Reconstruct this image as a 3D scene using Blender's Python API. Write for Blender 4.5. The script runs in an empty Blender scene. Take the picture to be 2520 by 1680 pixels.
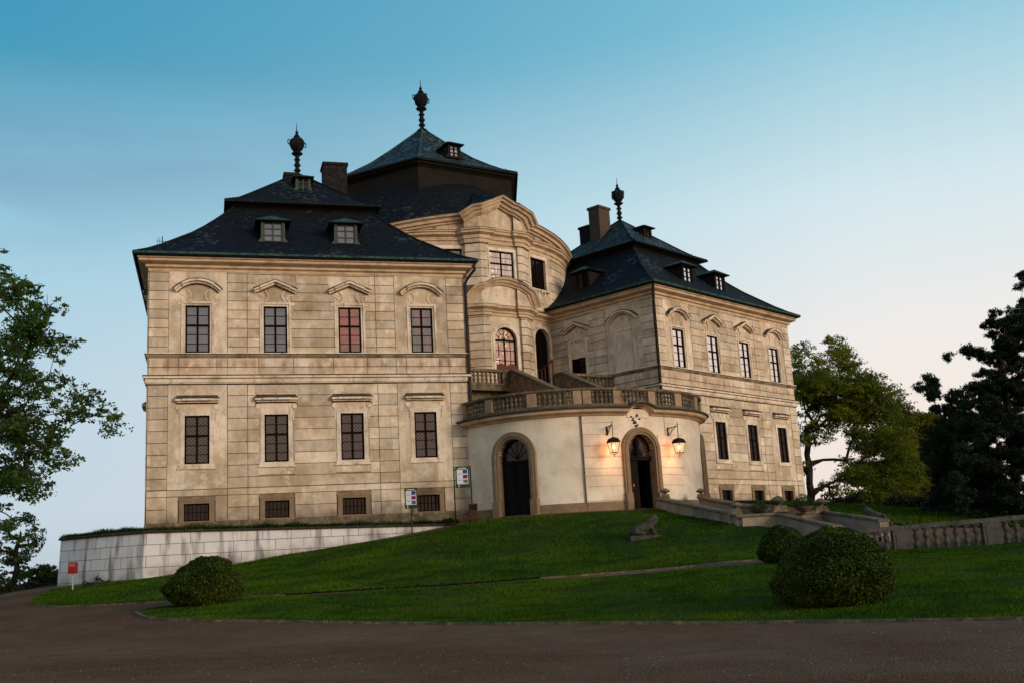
import bpy, math, random
import numpy as np
from mathutils import Vector, Matrix
random.seed(7); RNG=np.random.default_rng(7)
R_=math.radians
S=bpy.context.scene
col=S.collection
# ------------------------------------------------------------------ camera
F,PIT,ROL=2573.97,R_(11.6512),R_(3.2472)
fw=Vector((0,math.cos(PIT),math.sin(PIT))); u0=Vector((0,-math.sin(PIT),math.cos(PIT))); ex=Vector((1,0,0))
RX=math.cos(ROL)*ex-math.sin(ROL)*u0; UP=math.sin(ROL)*ex+math.cos(ROL)*u0
cd=bpy.data.cameras.new('camera'); cam=bpy.data.objects.new('camera',cd); col.objects.link(cam)
m=Matrix.Identity(4)
for i in range(3): m[i][0]=RX[i]; m[i][1]=UP[i]; m[i][2]=-fw[i]
cam.matrix_world=m
cd.sensor_width=36; cd.lens=F/2520*36; cd.clip_start=.1; cd.clip_end=4000
S.camera=cam
S.view_settings.view_transform='Standard'; S.view_settings.look='None'; S.view_settings.exposure=0; S.view_settings.gamma=1
def ray(xv,yv):
    xv,yv=float(xv),float(yv); return ((xv*1.0714286-1260)*RX-(yv*1.0714286-840)*UP)/F+fw
def at(xv,yv,Y):
    q=ray(xv,yv); return q*(float(Y)/q.y)
def lin(c):
    return tuple(((v/255)/12.92 if v/255<=.04045 else ((v/255+.055)/1.055)**2.4) for v in c)
# ------------------------------------------------------------------ sky and light
SUN_AZ=R_(128)      # measured clockwise from +Y (view direction)
SUN_EL=R_(9)
world=bpy.data.worlds.new('World'); S.world=world; world.use_nodes=True
nt=world.node_tree; N=nt.nodes; L=nt.links; N.clear()
def nd(t,**k):
    n=N.new(t)
    for a,b in k.items(): setattr(n,a,b)
    return n
def mth(nt,op,a,b=None,c=None,clamp=False):
    n=nt.nodes.new('ShaderNodeMath'); n.operation=op; n.use_clamp=clamp
    for i,v in enumerate((a,b,c)):
        if v is None: continue
        if isinstance(v,(int,float)): n.inputs[i].default_value=v
        else: nt.links.new(v,n.inputs[i])
    return n.outputs[0]
def ramp(nt,fac,stops,interp='LINEAR'):
    r=nt.nodes.new('ShaderNodeValToRGB'); r.color_ramp.interpolation=interp
    e=r.color_ramp.elements
    while len(e)<len(stops): e.new(.5)
    for el,(p,c) in zip(e,stops): el.position=p; el.color=(*c[:3],1)
    nt.links.new(fac,r.inputs[0]); return r.outputs[0]
def mixc(nt,f,a,b,mode='MIX'):
    n=nt.nodes.new('ShaderNodeMix'); n.data_type='RGBA'; n.blend_type=mode
    for s,v in ((n.inputs[0],f),(n.inputs[6],a),(n.inputs[7],b)):
        if isinstance(v,(int,float)): s.default_value=v
        elif isinstance(v,tuple): s.default_value=(*v[:3],1)
        else: nt.links.new(v,s)
    return n.outputs[2]
tc=nd('ShaderNodeTexCoord'); sp=nd('ShaderNodeSeparateXYZ'); L.new(tc.outputs['Generated'],sp.inputs[0])
el=sp.outputs[2]
hx=mth(nt,'MULTIPLY',sp.outputs[0],math.sin(SUN_AZ)); hy=mth(nt,'MULTIPLY',sp.outputs[1],math.cos(SUN_AZ))
hl=mth(nt,'SQRT',mth(nt,'ADD',mth(nt,'ADD',mth(nt,'MULTIPLY',sp.outputs[0],sp.outputs[0]),mth(nt,'MULTIPLY',sp.outputs[1],sp.outputs[1])),1e-5))
az=mth(nt,'DIVIDE',mth(nt,'ADD',hx,hy),hl)     # 1 towards the sunset, -1 away
cool=[(0,lin((180,200,214))),(.06,lin((190,210,225))),(.17,lin((186,211,227))),(.31,lin((152,204,224))),(.44,lin((62,153,187))),(.62,lin((56,140,185))),(1,lin((45,115,170)))]
warm=[(0,lin((246,218,202))),(.06,lin((250,231,219))),(.18,lin((244,238,234))),(.30,lin((216,234,239))),(.46,lin((136,198,219))),(.7,lin((90,155,200))),(1,lin((60,120,175)))]
hot=[(0,(1.5,.78,.50)),(.12,(1.45,.92,.68)),(.3,(1.1,.95,.88)),(.5,(.55,.68,.85)),(1,(.12,.28,.5))]
cc=ramp(nt,el,cool); cw=ramp(nt,el,warm); ch=ramp(nt,el,hot)
f1=mth(nt,'MULTIPLY_ADD',az,1/.64,.94/.64,clamp=True)      # az -.92 -> 0, -.04 -> 1
f1=mth(nt,'SMOOTH_MIN',f1,1,.2)
f2=mth(nt,'MULTIPLY_ADD',az,1/.75,-.2/.75,clamp=True)
c1=mixc(nt,f1,cc,cw); c2=mixc(nt,f2,c1,ch)
# faint cloud bank low on the cool side
mp=nd('ShaderNodeMapping'); mp.inputs['Scale'].default_value=(2.2,2.2,9); L.new(tc.outputs['Generated'],mp.inputs[0])
nz=nd('ShaderNodeTexNoise'); nz.inputs['Scale'].default_value=1.7; nz.inputs['Detail'].default_value=6; L.new(mp.outputs[0],nz.inputs[0])
cf=ramp(nt,nz.outputs[0],[(0,(0,0,0)),(.36,(0,0,0)),(.58,(1,1,1))])
cm=mth(nt,'MULTIPLY',mth(nt,'MULTIPLY_ADD',az,-3,-1.9,clamp=True),mth(nt,'SUBTRACT',1,mth(nt,'MULTIPLY',mth(nt,'ABSOLUTE',mth(nt,'SUBTRACT',el,.365)),9,clamp=True),clamp=True))
c3=mixc(nt,mth(nt,'MULTIPLY',mth(nt,'MULTIPLY',cf,cm),.75),c2,lin((112,150,180)))
sky=nd('ShaderNodeTexSky'); sky.sky_type='NISHITA'; sky.sun_disc=False; sky.sun_elevation=SUN_EL; sky.sun_rotation=SUN_AZ
bg=nd('ShaderNodeBackground'); L.new(sky.outputs[0],bg.inputs[0]); bg.inputs[1].default_value=.006
bg2=nd('ShaderNodeBackground'); L.new(c3,bg2.inputs[0]); bg2.inputs[1].default_value=.97
ad=nd('ShaderNodeAddShader'); L.new(bg.outputs[0],ad.inputs[0]); L.new(bg2.outputs[0],ad.inputs[1])
wo=nd('ShaderNodeOutputWorld'); L.new(ad.outputs[0],wo.inputs[0])
sl=bpy.data.lights.new('sun','SUN'); sl.energy=2.1; sl.angle=R_(20); sl.color=(1,.81,.63)
sun=bpy.data.objects.new('sun',sl); col.objects.link(sun)
sd=Vector((math.sin(SUN_AZ)*math.cos(SUN_EL+.08),math.cos(SUN_AZ)*math.cos(SUN_EL+.08),math.sin(SUN_EL+.08)))
SD2=Vector((math.sin(SUN_AZ)*math.cos(R_(13)),math.cos(SUN_AZ)*math.cos(R_(13)),math.sin(R_(13))))
sun.rotation_euler=SD2.to_track_quat('Z','Y').to_euler()
# ------------------------------------------------------------------ materials
MATS={}
def mat(name,base=(.5,.5,.5),rough=.85,noise=None,var=None,bump=None,metal=0,spec=.12,fn=None,extra=None):
    """base colour mixed by noise layers: noise=[(scale,colour,lo,hi,amount,stretch)]"""
    if name in MATS: return MATS[name]
    m=bpy.data.materials.new(name); m.use_nodes=True; t=m.node_tree; n=t.nodes; l=t.links
    b=n['Principled BSDF']; b.inputs['Roughness'].default_value=rough; b.inputs['Metallic'].default_value=metal
    b.inputs['Specular IOR Level'].default_value=spec
    g=n.new('ShaderNodeNewGeometry'); c=tuple(base)
    pos=g.outputs['Position']
    for k in (noise or []):
        sc,cl,lo,hi,am=k[:5]; st=k[5] if len(k)>5 else (1,1,1)
        mp=n.new('ShaderNodeMapping'); mp.inputs['Scale'].default_value=st; l.new(pos,mp.inputs[0])
        z=n.new('ShaderNodeTexNoise'); z.inputs['Scale'].default_value=sc; z.inputs['Detail'].default_value=5; z.inputs['Roughness'].default_value=.6
        l.new(mp.outputs[0],z.inputs[0])
        f=ramp(t,z.outputs[0],[(lo,(0,0,0)),(hi,(am,am,am))])
        c=mixc(t,f,c,tuple(cl))
    if fn: c=fn(t,pos,c,b,g)
    if isinstance(c,tuple): b.inputs['Base Color'].default_value=(*c[:3],1)
    else: l.new(c,b.inputs['Base Color'])
    if bump:
        sc,strg,dist=bump
        z=n.new('ShaderNodeTexNoise'); z.inputs['Scale'].default_value=sc; z.inputs['Detail'].default_value=4; l.new(pos,z.inputs[0])
        bp=n.new('ShaderNodeBump'); bp.inputs['Strength'].default_value=strg; bp.inputs['Distance'].default_value=dist
        l.new(z.outputs[0],bp.inputs['Height']); l.new(bp.outputs[0],b.inputs['Normal'])
    MATS[name]=m; return m
def zfac(t,pos,z0,z1):
    s=t.nodes.new('ShaderNodeSeparateXYZ'); t.links.new(pos,s.inputs[0])
    return mth(t,'DIVIDE',mth(t,'SUBTRACT',s.outputs[2],z0),z1-z0,clamp=True)
STUC=[(.40,(.44,.325,.20),.40,.62,.85),(1.1,(.30,.235,.155),.50,.74,.7,(1,1,.45)),(3.5,(.36,.28,.18),.5,.75,.6),(1.7,(.72,.62,.48),.52,.66,.8),(9,(.34,.27,.18),.5,.8,.5),(.9,(.40,.31,.20),.52,.64,.55,(1.6,1.6,.14))]
def stuc_fn(t,pos,c,b,g):
    # darker brown zone near the ground, broken by noise, rust-tinted run marks below the sill band
    def zone(lo,hi,sc,cl,am,th):
        f=zfac(t,pos,lo,hi); z=t.nodes.new('ShaderNodeTexNoise'); z.inputs['Scale'].default_value=sc; z.inputs['Detail'].default_value=6; t.links.new(pos,z.inputs[0])
        s=mth(t,'ADD',mth(t,'SUBTRACT',1,f),mth(t,'MULTIPLY_ADD',z.outputs[0],1.6,-.8-th),clamp=True)
        s=mth(t,'MULTIPLY',s,am,clamp=True)
        return s,cl
    s,cl=zone(2.4,3.6,1.5,(.10,.075,.05),.9,.15); c=mixc(t,s,c,cl)
    f=mth(t,'MULTIPLY',mth(t,'SUBTRACT',1,mth(t,'ABSOLUTE',mth(t,'MULTIPLY',mth(t,'SUBTRACT',zsep(t,pos),10.65),2.4),clamp=True),clamp=True),1)
    mp=t.nodes.new('ShaderNodeMapping'); mp.inputs['Scale'].default_value=(1,1,.25); t.links.new(pos,mp.inputs[0])
    z=t.nodes.new('ShaderNodeTexNoise'); z.inputs['Scale'].default_value=2.6; z.inputs['Detail'].default_value=4; t.links.new(mp.outputs[0],z.inputs[0])
    q=ramp(t,z.outputs[0],[(.46,(0,0,0)),(.62,(1,1,1))])
    c=mixc(t,mth(t,'MULTIPLY',mth(t,'MULTIPLY',f,q),.7),c,(.30,.12,.07))
    ri=mth(t,'MULTIPLY_ADD',g.outputs['Random Per Island'],.36,.77); cbn=t.nodes.new('ShaderNodeCombineXYZ'); [t.links.new(ri,cbn.inputs[q]) for q in range(3)]
    c=mixc(t,1.0,c,cbn.outputs[0],'MULTIPLY')
    # dark soot in patches
    z=t.nodes.new('ShaderNodeTexNoise'); z.inputs['Scale'].default_value=.8; z.inputs['Detail'].default_value=8; z.inputs['Roughness'].default_value=.7; t.links.new(pos,z.inputs[0])
    c=mixc(t,ramp(t,z.outputs[0],[(.6,(0,0,0)),(.8,(.55,.55,.55))]),c,(.13,.10,.07))
    return c
def zsep(t,pos):
    s=t.nodes.new('ShaderNodeSeparateXYZ'); t.links.new(pos,s.inputs[0]); return s.outputs[2]
M_STUC=mat('stucco',(.65,.55,.41),.9,STUC,fn=stuc_fn,bump=(14,.5,.02))
M_GROOVE=mat('stucco_joint_shade',(.23,.18,.12),.95,[(2,(.10,.075,.045),.42,.66,.8)])  # darker dirty stucco, groove shade painted into the colour
M_TRIM=mat('stucco_trim',(.68,.585,.45),.9,[(1.0,(.33,.25,.16),.45,.70,.8),(4,(.18,.13,.085),.54,.72,.75,(1,1,.4))],bump=(18,.4,.015))
M_CORN=mat('stucco_cornice',(.54,.40,.26),.9,[(1.2,(.28,.20,.12),.42,.68,.8,(1,1,2)),(5,(.60,.50,.36),.5,.75,.5)],bump=(15,.4,.02))
M_WEATH=mat('weathered_band',(.30,.235,.155),.95,[(1.2,(.10,.08,.05),.42,.62,.9,(1,1,.5)),(5,(.45,.37,.26),.55,.75,.6)],bump=(15,.5,.02))
M_LEDGE=mat('weathered_ledge_shade',(.055,.046,.033),.95,[(3,(.16,.12,.08),.5,.75,.8),(9,(.04,.05,.025),.5,.75,.6)],bump=(15,.5,.02))  # weathered caps and soot; also shadow lines painted under mouldings
M_PORCH=mat('porch_plaster',(.72,.64,.49),.9,[(.6,(.48,.40,.29),.42,.66,.8),(1.6,(.34,.28,.2),.56,.78,.6),(6,(.66,.58,.46),.5,.75,.4)],bump=(22,.6,.02))
M_STONE=mat('sandstone',(.215,.15,.09),.95,[(2,(.14,.10,.06),.42,.7,.8),(8,(.36,.26,.15),.5,.75,.6)],bump=(20,.5,.02))
M_OLD=mat('mossy_stone',(.15,.115,.075),.95,[(1.5,(.06,.055,.035),.40,.62,.9),(4,(.30,.22,.13),.5,.7,.8),(11,(.05,.06,.025),.5,.7,.6)],bump=(16,.7,.03))
M_GREY=mat('grey_stone',(.080,.075,.064),.95,[(2,(.04,.038,.034),.42,.65,.9),(7,(.17,.16,.14),.55,.75,.6)],bump=(14,.8,.03))
M_WALLB=None
def slate_fn(t,pos,c,b,g):
    z=t.nodes.new('ShaderNodeTexVoronoi'); z.inputs['Scale'].default_value=4.5
    mp=t.nodes.new('ShaderNodeMapping'); mp.inputs['Scale'].default_value=(1,1,1.8); t.links.new(pos,mp.inputs[0]); t.links.new(mp.outputs[0],z.inputs[0])
    v=ramp(t,z.outputs['Color'],[(0,(0,0,0)),(1,(1,1,1))])
    c=mixc(t,v,c,(.009,.0115,.014))
    n2=t.nodes.new('ShaderNodeTexNoise'); n2.inputs['Scale'].default_value=.33; n2.inputs['Detail'].default_value=4; t.links.new(pos,n2.inputs[0])
    n3=t.nodes.new('ShaderNodeTexNoise'); n3.inputs['Scale'].default_value=3.2; n3.inputs['Detail'].default_value=3
    t.links.new(mp.outputs[0],n3.inputs[0])
    k=mth(t,'ADD',mth(t,'MULTIPLY',n2.outputs[0],.75),mth(t,'MULTIPLY',n3.outputs[0],.75))
    c=mixc(t,ramp(t,k,[(.86,(0,0,0)),(.93,(.6,.6,.6))]),c,(.045,.066,.07))
    bp=t.nodes.new('ShaderNodeBump'); bp.inputs['Strength'].default_value=.6; bp.inputs['Distance'].default_value=.03
    t.links.new(z.outputs['Distance'],bp.inputs['Height']); t.links.new(bp.outputs[0],b.inputs['Normal'])
    return c
M_SLATE=mat('slate',(.0035,.0045,.006),.75,fn=slate_fn,spec=.08)
M_SLATEG=mat('slate_lichen',(.010,.015,.018),.65,[(.8,(.03,.06,.055),.45,.6,.8),(3.5,(.15,.24,.22),.52,.62,.85,(1,1,2)),(1.4,(.01,.012,.015),.5,.6,.7)],fn=slate_fn)
M_BAND=mat('attic_band',(.016,.013,.010),.9,[(1.5,(.008,.007,.006),.4,.7,.8)],bump=(12,.4,.02))
M_COPPER=mat('copper_patina',(.030,.075,.062),.7,[(3,(.010,.02,.018),.45,.6,.9),(9,(.12,.22,.19),.56,.7,.6)])
M_COPD=mat('dark_copper',(.006,.009,.008),.8,[(3,(.015,.03,.025),.5,.7,.8)])
M_PIPE=mat('pipe_metal',(.022,.018,.014),.6,[(4,(.05,.04,.03),.5,.7,.7)])
M_WFR=mat('window_wood',(.0075,.0045,.0035),.6,spec=.02)
M_WDORM=mat('dormer_wood',(.05,.058,.038),.8,[(5,(.05,.09,.07),.4,.6,.8)])
def glassmat(name,base,mirror=.5,rough=.03,stripes=None,lattice=False):
    m=bpy.data.materials.new(name); m.use_nodes=True; t=m.node_tree; n=t.nodes; l=t.links
    b=n['Principled BSDF']; b.inputs['Roughness'].default_value=.35; b.inputs['Specular IOR Level'].default_value=.03
    g=n.new('ShaderNodeNewGeometry'); c=tuple(base)
    if stripes:
        w=n.new('ShaderNodeTexNoise'); w.inputs['Scale'].default_value=2.2; mp=n.new('ShaderNodeMapping'); mp.inputs['Scale'].default_value=stripes[1]; l.new(g.outputs['Position'],mp.inputs[0]); l.new(mp.outputs[0],w.inputs[0])
        c=mixc(t,ramp(t,w.outputs[0],[(.4,(0,0,0)),(.6,(1,1,1))]),c,stripes[0])
    if lattice:
        tx=n.new('ShaderNodeTexCoord'); s=n.new('ShaderNodeSeparateXYZ'); l.new(tx.outputs['Object'],s.inputs[0])
        a=mth(t,'ADD',s.outputs[0],s.outputs[2]); d=mth(t,'SUBTRACT',s.outputs[0],s.outputs[2])
        f=None
        for q in (a,d):
            k=mth(t,'LESS_THAN',mth(t,'ABSOLUTE',mth(t,'SUBTRACT',mth(t,'FRACT',mth(t,'MULTIPLY',q,5)),.5)),.13)
            f=k if f is None else mth(t,'MAXIMUM',f,k)
        c=mixc(t,f,c,lattice)
    if isinstance(c,tuple): b.inputs['Base Color'].default_value=(*c[:3],1)
    else: l.new(c,b.inputs['Base Color'])
    gl=n.new('ShaderNodeBsdfGlossy'); gl.inputs['Roughness'].default_value=rough
    nz=n.new('ShaderNodeTexNoise'); nz.inputs['Scale'].default_value=1.3; l.new(g.outputs['Position'],nz.inputs[0])
    bp=n.new('ShaderNodeBump'); bp.inputs['Strength'].default_value=.15; bp.inputs['Distance'].default_value=.05; l.new(nz.outputs[0],bp.inputs['Height']); l.new(bp.outputs[0],gl.inputs['Normal'])
    mx=n.new('ShaderNodeMixShader'); mx.inputs[0].default_value=mirror
    l.new(b.outputs[0],mx.inputs[1]); l.new(gl.outputs[0],mx.inputs[2]); l.new(mx.outputs[0],n['Material Output'].inputs[0])
    return m
G_GREY=glassmat('pane_grey_blind',(.055,.070,.085),.10,.1,((.085,.105,.125),(.3,.3,2.2)))
G_RED=glassmat('pane_reddish',(.30,.105,.075),.06,.1,((.17,.10,.09),(.3,.3,2)))  # reddish base colour in soft level bands
G_MIX=glassmat('pane_pale_curtain',(.20,.14,.13),.06,.1,((.12,.12,.13),(3,3,.4)))
G_LAT=glassmat('pane_lattice',(.022,.020,.020),.04,.1,None,(.075,.064,.057))
G_SKY=glassmat('pane_mirror',(.02,.02,.02),.82,.01)
G_DARK=glassmat('pane_dark',(.005,.0035,.0035),.025,.05)
G_SAL=glassmat('pane_bay_sunset',(.46,.26,.18),.035,.02,((.5,.36,.3),(4,4,.3)))  # salmon base colour paints in the reflected sunset sky
# ------------------------------------------------------------------ mesh builder
class MB:
    def __init__(s): s.v=[]; s.f=[]; s.m=[]
    def add(s,v,f,mi=0):
        o=len(s.v); s.v+= [tuple(p) for p in v]; s.f+=[tuple(i+o for i in q) for q in f]; s.m+=[mi]*len(f)
    def box(s,x0,x1,y0,y1,z0,z1,mi=0):
        v=[(x,y,z) for z in (z0,z1) for y in (y0,y1) for x in (x0,x1)]
        s.add(v,[(0,2,3,1),(4,5,7,6),(0,1,5,4),(2,6,7,3),(0,4,6,2),(1,3,7,5)],mi)
    def quad(s,a,b,c,d,mi=0): s.add([a,b,c,d],[(0,1,2,3)],mi)
    def prism(s,poly,y0,y1,mi=0):   # poly in xz
        n=len(poly); v=[(x,y0,z) for x,z in poly]+[(x,y1,z) for x,z in poly]
        f=[tuple(range(n)),tuple(range(2*n-1,n-1,-1))]+[(i,(i+1)%n,n+(i+1)%n,n+i) for i in range(n)]
        s.add(v,f,mi)
    def ribbon(s,pts,t0,t1,y0,y1,mi=0):  # solid ribbon following a polyline in xz, offset t0..t1 along its upper normal
        P=[Vector(p) for p in pts]; n=len(P); ns=[]
        for i in range(n):
            a=(P[i]-P[i-1]).normalized() if i else None; b=(P[i+1]-P[i]).normalized() if i<n-1 else None
            if a is None: a=b
            if b is None: b=a
            na=Vector((-a.y,a.x)); nb=Vector((-b.y,b.x)); q=(na+nb).normalized(); q/=max(.3,q.dot(na)); ns.append(q)
        lo=[P[i]+ns[i]*t0 for i in range(n)]; hi=[P[i]+ns[i]*t1 for i in range(n)]
        v=[];f=[]
        for i in range(n): v+=[(lo[i].x,y0,lo[i].y),(hi[i].x,y0,hi[i].y),(hi[i].x,y1,hi[i].y),(lo[i].x,y1,lo[i].y)]
        for i in range(n-1):
            for k in range(4): f.append((i*4+k,i*4+(k+1)%4,(i+1)*4+(k+1)%4,(i+1)*4+k))
        f+=[(0,1,2,3),((n-1)*4+3,(n-1)*4+2,(n-1)*4+1,(n-1)*4)]
        s.add(v,f,mi)
    def lathe(s,prof,n=16,c=(0,0,0),mi=0,cap=True):
        v=[];f=[]
        for r,z in prof:
            for k in range(n): a=2*math.pi*k/n; v.append((c[0]+r*math.cos(a),c[1]+r*math.sin(a),c[2]+z))
        for i in range(len(prof)-1):
            for k in range(n): f.append((i*n+k,i*n+(k+1)%n,(i+1)*n+(k+1)%n,(i+1)*n+k))
        if cap: f.append(tuple(range(n-1,-1,-1))); f.append(tuple((len(prof)-1)*n+k for k in range(n)))
        s.add(v,f,mi)
    def tube(s,pts,r,n=6,mi=0):
        P=[Vector(p) for p in pts]; rr=r if hasattr(r,'__len__') else [r]*len(P); v=[];f=[]
        for i,p in enumerate(P):
            d=(P[min(i+1,len(P)-1)]-P[max(i-1,0)]).normalized()
            a=d.cross(Vector((0,0,1))); 
            if a.length<.05: a=d.cross(Vector((0,1,0)))
            a.normalize(); b=d.cross(a)
            for k in range(n):
                t=2*math.pi*k/n; v.append(p+(a*math.cos(t)+b*math.sin(t))*rr[i])
        for i in range(len(P)-1):
            for k in range(n): f.append((i*n+k,i*n+(k+1)%n,(i+1)*n+(k+1)%n,(i+1)*n+k))
        f.append(tuple(range(n-1,-1,-1))); f.append(tuple((len(P)-1)*n+k for k in range(n)))
        s.add(v,f,mi)
    def sweep(s,path,prof,closed=False,mi=0,zf=None):
        """path: plan points; prof: closed list of (out,z); outward = right-hand side of travel"""
        P=[Vector(p) for p in path]; n=len(P); ns=[]
        for i in range(n):
            a=(P[i]-P[i-1]) if (i or closed) else None; b=(P[(i+1)%n]-P[i]) if (i<n-1 or closed) else None
            a=a.normalized() if a is not None else b.normalized(); b=b.normalized() if b is not None else a
            na=Vector((a.y,-a.x)); nb=Vector((b.y,-b.x)); q=(na+nb).normalized(); q/=max(.35,q.dot(na)); ns.append(q)
        m=len(prof); v=[];f=[]
        for i in range(n):
            dz=zf(i) if zf else 0
            for o,z in prof: q=P[i]+ns[i]*o; v.append((q.x,q.y,z+dz))
        for i in range(n if closed else n-1):
            j=(i+1)%n
            for k in range(m): f.append((i*m+k,i*m+(k+1)%m,j*m+(k+1)%m,j*m+k))
        if not closed: f+=[tuple(range(m-1,-1,-1)),tuple((n-1)*m+k for k in range(m))]
        s.add(v,f,mi)
    def build(s,name,mats,parent=None,loc=(0,0,0),rz=0,smooth=False):
        me=bpy.data.meshes.new(name); me.from_pydata(s.v,[],s.f)
        for q in (mats if isinstance(mats,(list,tuple)) else [mats]): me.materials.append(q)
        if any(s.m): me.polygons.foreach_set('material_index',s.m)
        import bmesh
        b=bmesh.new(); b.from_mesh(me); bmesh.ops.recalc_face_normals(b,faces=b.faces); b.to_mesh(me); b.free()
        if smooth: me.polygons.foreach_set('use_smooth',[True]*len(me.polygons)); me.set_sharp_from_angle(angle=R_(40))
        o=bpy.data.objects.new(name,me); col.objects.link(o)
        place(o,loc,rz,parent); return o
def place(o,loc,rz=0,parent=None):
    if parent is not None:
        o.parent=parent
        pl=parent; base=Vector((0,0,0)); 
        if parent.type=='EMPTY': base=Vector(parent.location); prz=parent.rotation_euler.z
        else: base=None
        if base is not None:
            d=Vector(loc)-base; d.rotate(Matrix.Rotation(-prz,3,'Z')); o.location=d; o.rotation_euler=(0,0,rz-prz)
        else: o.location=loc; o.rotation_euler=(0,0,rz)   # sub-part: loc is in the part's own frame
    else: o.location=loc; o.rotation_euler=(0,0,rz)
def tag(o,label=None,cat=None,group=None,kind=None):
    if label: o['label']=label
    if cat: o['category']=cat
    if group: o['group']=group
    if kind: o['kind']=kind
    return o
def empty(name,loc,rz=0,**k):
    o=bpy.data.objects.new(name,None); col.objects.link(o); o.location=loc; o.rotation_euler=(0,0,rz); o.empty_display_size=.3
    return tag(o,**k)
def clone(o,loc,rz=0,parent=None,label=None):
    c=o.copy(); col.objects.link(c); c.parent=None
    place(c,loc,rz,parent)
    if label: c['label']=label
    for ch in list(o.children):
        d=ch.copy(); col.objects.link(d); d.parent=c
        for g in ch.children:
            e=g.copy(); col.objects.link(e); e.parent=d
    return c
# ------------------------------------------------------------------ castle geometry frame
Cx,Cy=-5.9951,75.6222; EA=R_(-58.4614); D=14.6905
EN=Vector((math.cos(EA),math.sin(EA))); ED=Vector((-EN.y,EN.x)); CC=Vector((Cx,Cy))
def pd(d,u): return CC+EN*d+ED*u
castle=empty('castle',(Cx,Cy,2.2),0,label='baroque cream castle with three square slate-roofed wings round a domed hall',cat='castle')
H=8.33   # half width of a wing
def squarepath(c,h,ang):   # clockwise seen from above so that outward is... (right-hand side of travel when counter-clockwise)
    a=Vector((math.cos(ang),math.sin(ang))); b=Vector((-a.y,a.x))
    return [c+a*h-b*h,c+a*h+b*h,c-a*h+b*h,c-a*h-b*h]
def blockdef(off,sgn):
    o=EA+R_(off); c=CC+D*Vector((math.cos(o),math.sin(o))); na=o+R_(45*sgn); return c,na
# ---- openings
def holes_wall(mb,segs,z0,z1,holes,thick=.45,y=0,mi=0):
    """flat wall in local u,z with rectangular holes [(u0,u1,z0,z1)]; outer face at y, reveals go in"""
    us=sorted(set([segs[0],segs[1]]+[h for q in holes for h in q[:2]])); zs=sorted(set([z0,z1]+[h for q in holes for h in q[2:4]]))
    us=[u for u in us if segs[0]<=u<=segs[1]]; zs=[z for z in zs if z0<=z<=z1]
    for a,b in zip(us,us[1:]):
        for c,d in zip(zs,zs[1:]):
            mu,mz=(a+b)/2,(c+d)/2
            if any(q[0]<mu<q[1] and q[2]<mz<q[3] for q in holes): continue
            mb.quad((a,y,c),(b,y,c),(b,y,d),(a,y,d),mi)
    for (a,b,c,d) in holes:
        mb.quad((a,y,c),(a,y,d),(a,y+thick,d),(a,y+thick,c),mi); mb.quad((b,y,c),(b,y+thick,c),(b,y+thick,d),(b,y,d),mi)
        mb.quad((a,y,c),(a,y+thick,c),(b,y+thick,c),(b,y,c),mi); mb.quad((a,y,d),(b,y,d),(b,y+thick,d),(a,y+thick,d),mi)
HW=.61
def win_frame(hw,h,bars=3,cross=.58):
    mb=MB(); y0,y1=.02,.06; t=.085
    mb.box(-hw,-hw+t,y0,y1,0,h); mb.box(hw-t,hw,y0,y1,0,h); mb.box(-hw+t,hw-t,y0,y1,0,t); mb.box(-hw+t,hw-t,y0,y1,h-t,h)
    mb.box(-.05,.05,y0-.01,y1-.005,t,h-t); zc=h*cross
    mb.box(-hw+t,-.05,y0,y1-.01,zc-.055,zc+.055); mb.box(.05,hw-t,y0,y1-.01,zc-.055,zc+.055)
    zl=[zc*(k+1)/3 for k in range(2)]+[zc+(h-zc)*.5]
    for z in zl[-bars:]: mb.box(-hw+t,-.06,y0+.015,y1-.005,z-.018,z+.018); mb.box(.06,hw-t,y0+.015,y1-.005,z-.018,z+.018)
    return mb
PROTO={}
def window(kind,parent,c,nrm_ang,u,z,glass,hw=HW,h=2.5):
    """window part with pane sub-part. c: face centre; local frame (u,-outward,z)"""
    d=Vector((math.cos(nrm_ang+math.pi/2),math.sin(nrm_ang+math.pi/2)))
    p=c+d*u; rz=nrm_ang+math.pi/2
    key=(kind,round(hw,2),round(h,2))
    if key not in PROTO:
        mb=win_frame(hw,h) if kind!='base' else base_frame(hw,h)
        me=mb.build('window',M_WFR,None); PROTO[key]=me.data; bpy.data.objects.remove(me)
        yp=.15 if kind=='base' else .055; q=MB(); q.box(-hw+.05,hw-.05,yp,yp+.02,.05,h-.05); g=q.build('pane',glass,None); PROTO[key+('p',)]=g.data; bpy.data.objects.remove(g)
    w=bpy.data.objects.new('window',PROTO[key]); col.objects.link(w); place(w,(p.x,p.y,z),rz,parent)
    g=bpy.data.objects.new('pane',PROTO[key+('p',)].copy()); g.data.materials.clear(); g.data.materials.append(glass); col.objects.link(g); g.parent=w
    if glass is G_RED: w['label']='window with a reddish pane'
    return w
def base_frame(hw,h):
    mb=MB(); t=.06; y0,y1=.12,.18
    mb.box(-hw,-hw+t,y0,y1,0,h); mb.box(hw-t,hw,y0,y1,0,h); mb.box(-hw+t,hw-t,y0,y1,0,t); mb.box(-hw+t,hw-t,y0,y1,h-t,h)
    for k in range(-2,3): mb.box(k*.2-.015,k*.2+.015,y0-.04,y0-.01,0,h)
    mb.box(-hw,hw,y0-.01,y1-.03,h*.5-.015,h*.5+.015)
    return mb
def arc_pts(w,rise,n=14,x0=0,z0=0):
    r=(w*w+rise*rise)/(2*rise); a=math.asin(min(1,w/r))
    return [(x0+r*math.sin(-a+2*a*k/n),z0+rise-r+r*math.cos(-a+2*a*k/n)) for k in range(n+1)]
BAYU=[-5.93,-1.97,1.97,5.93]
ZU=(11.28,13.78); ZL=(5.54,8.01); ZB=(2.68,3.55)
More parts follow.
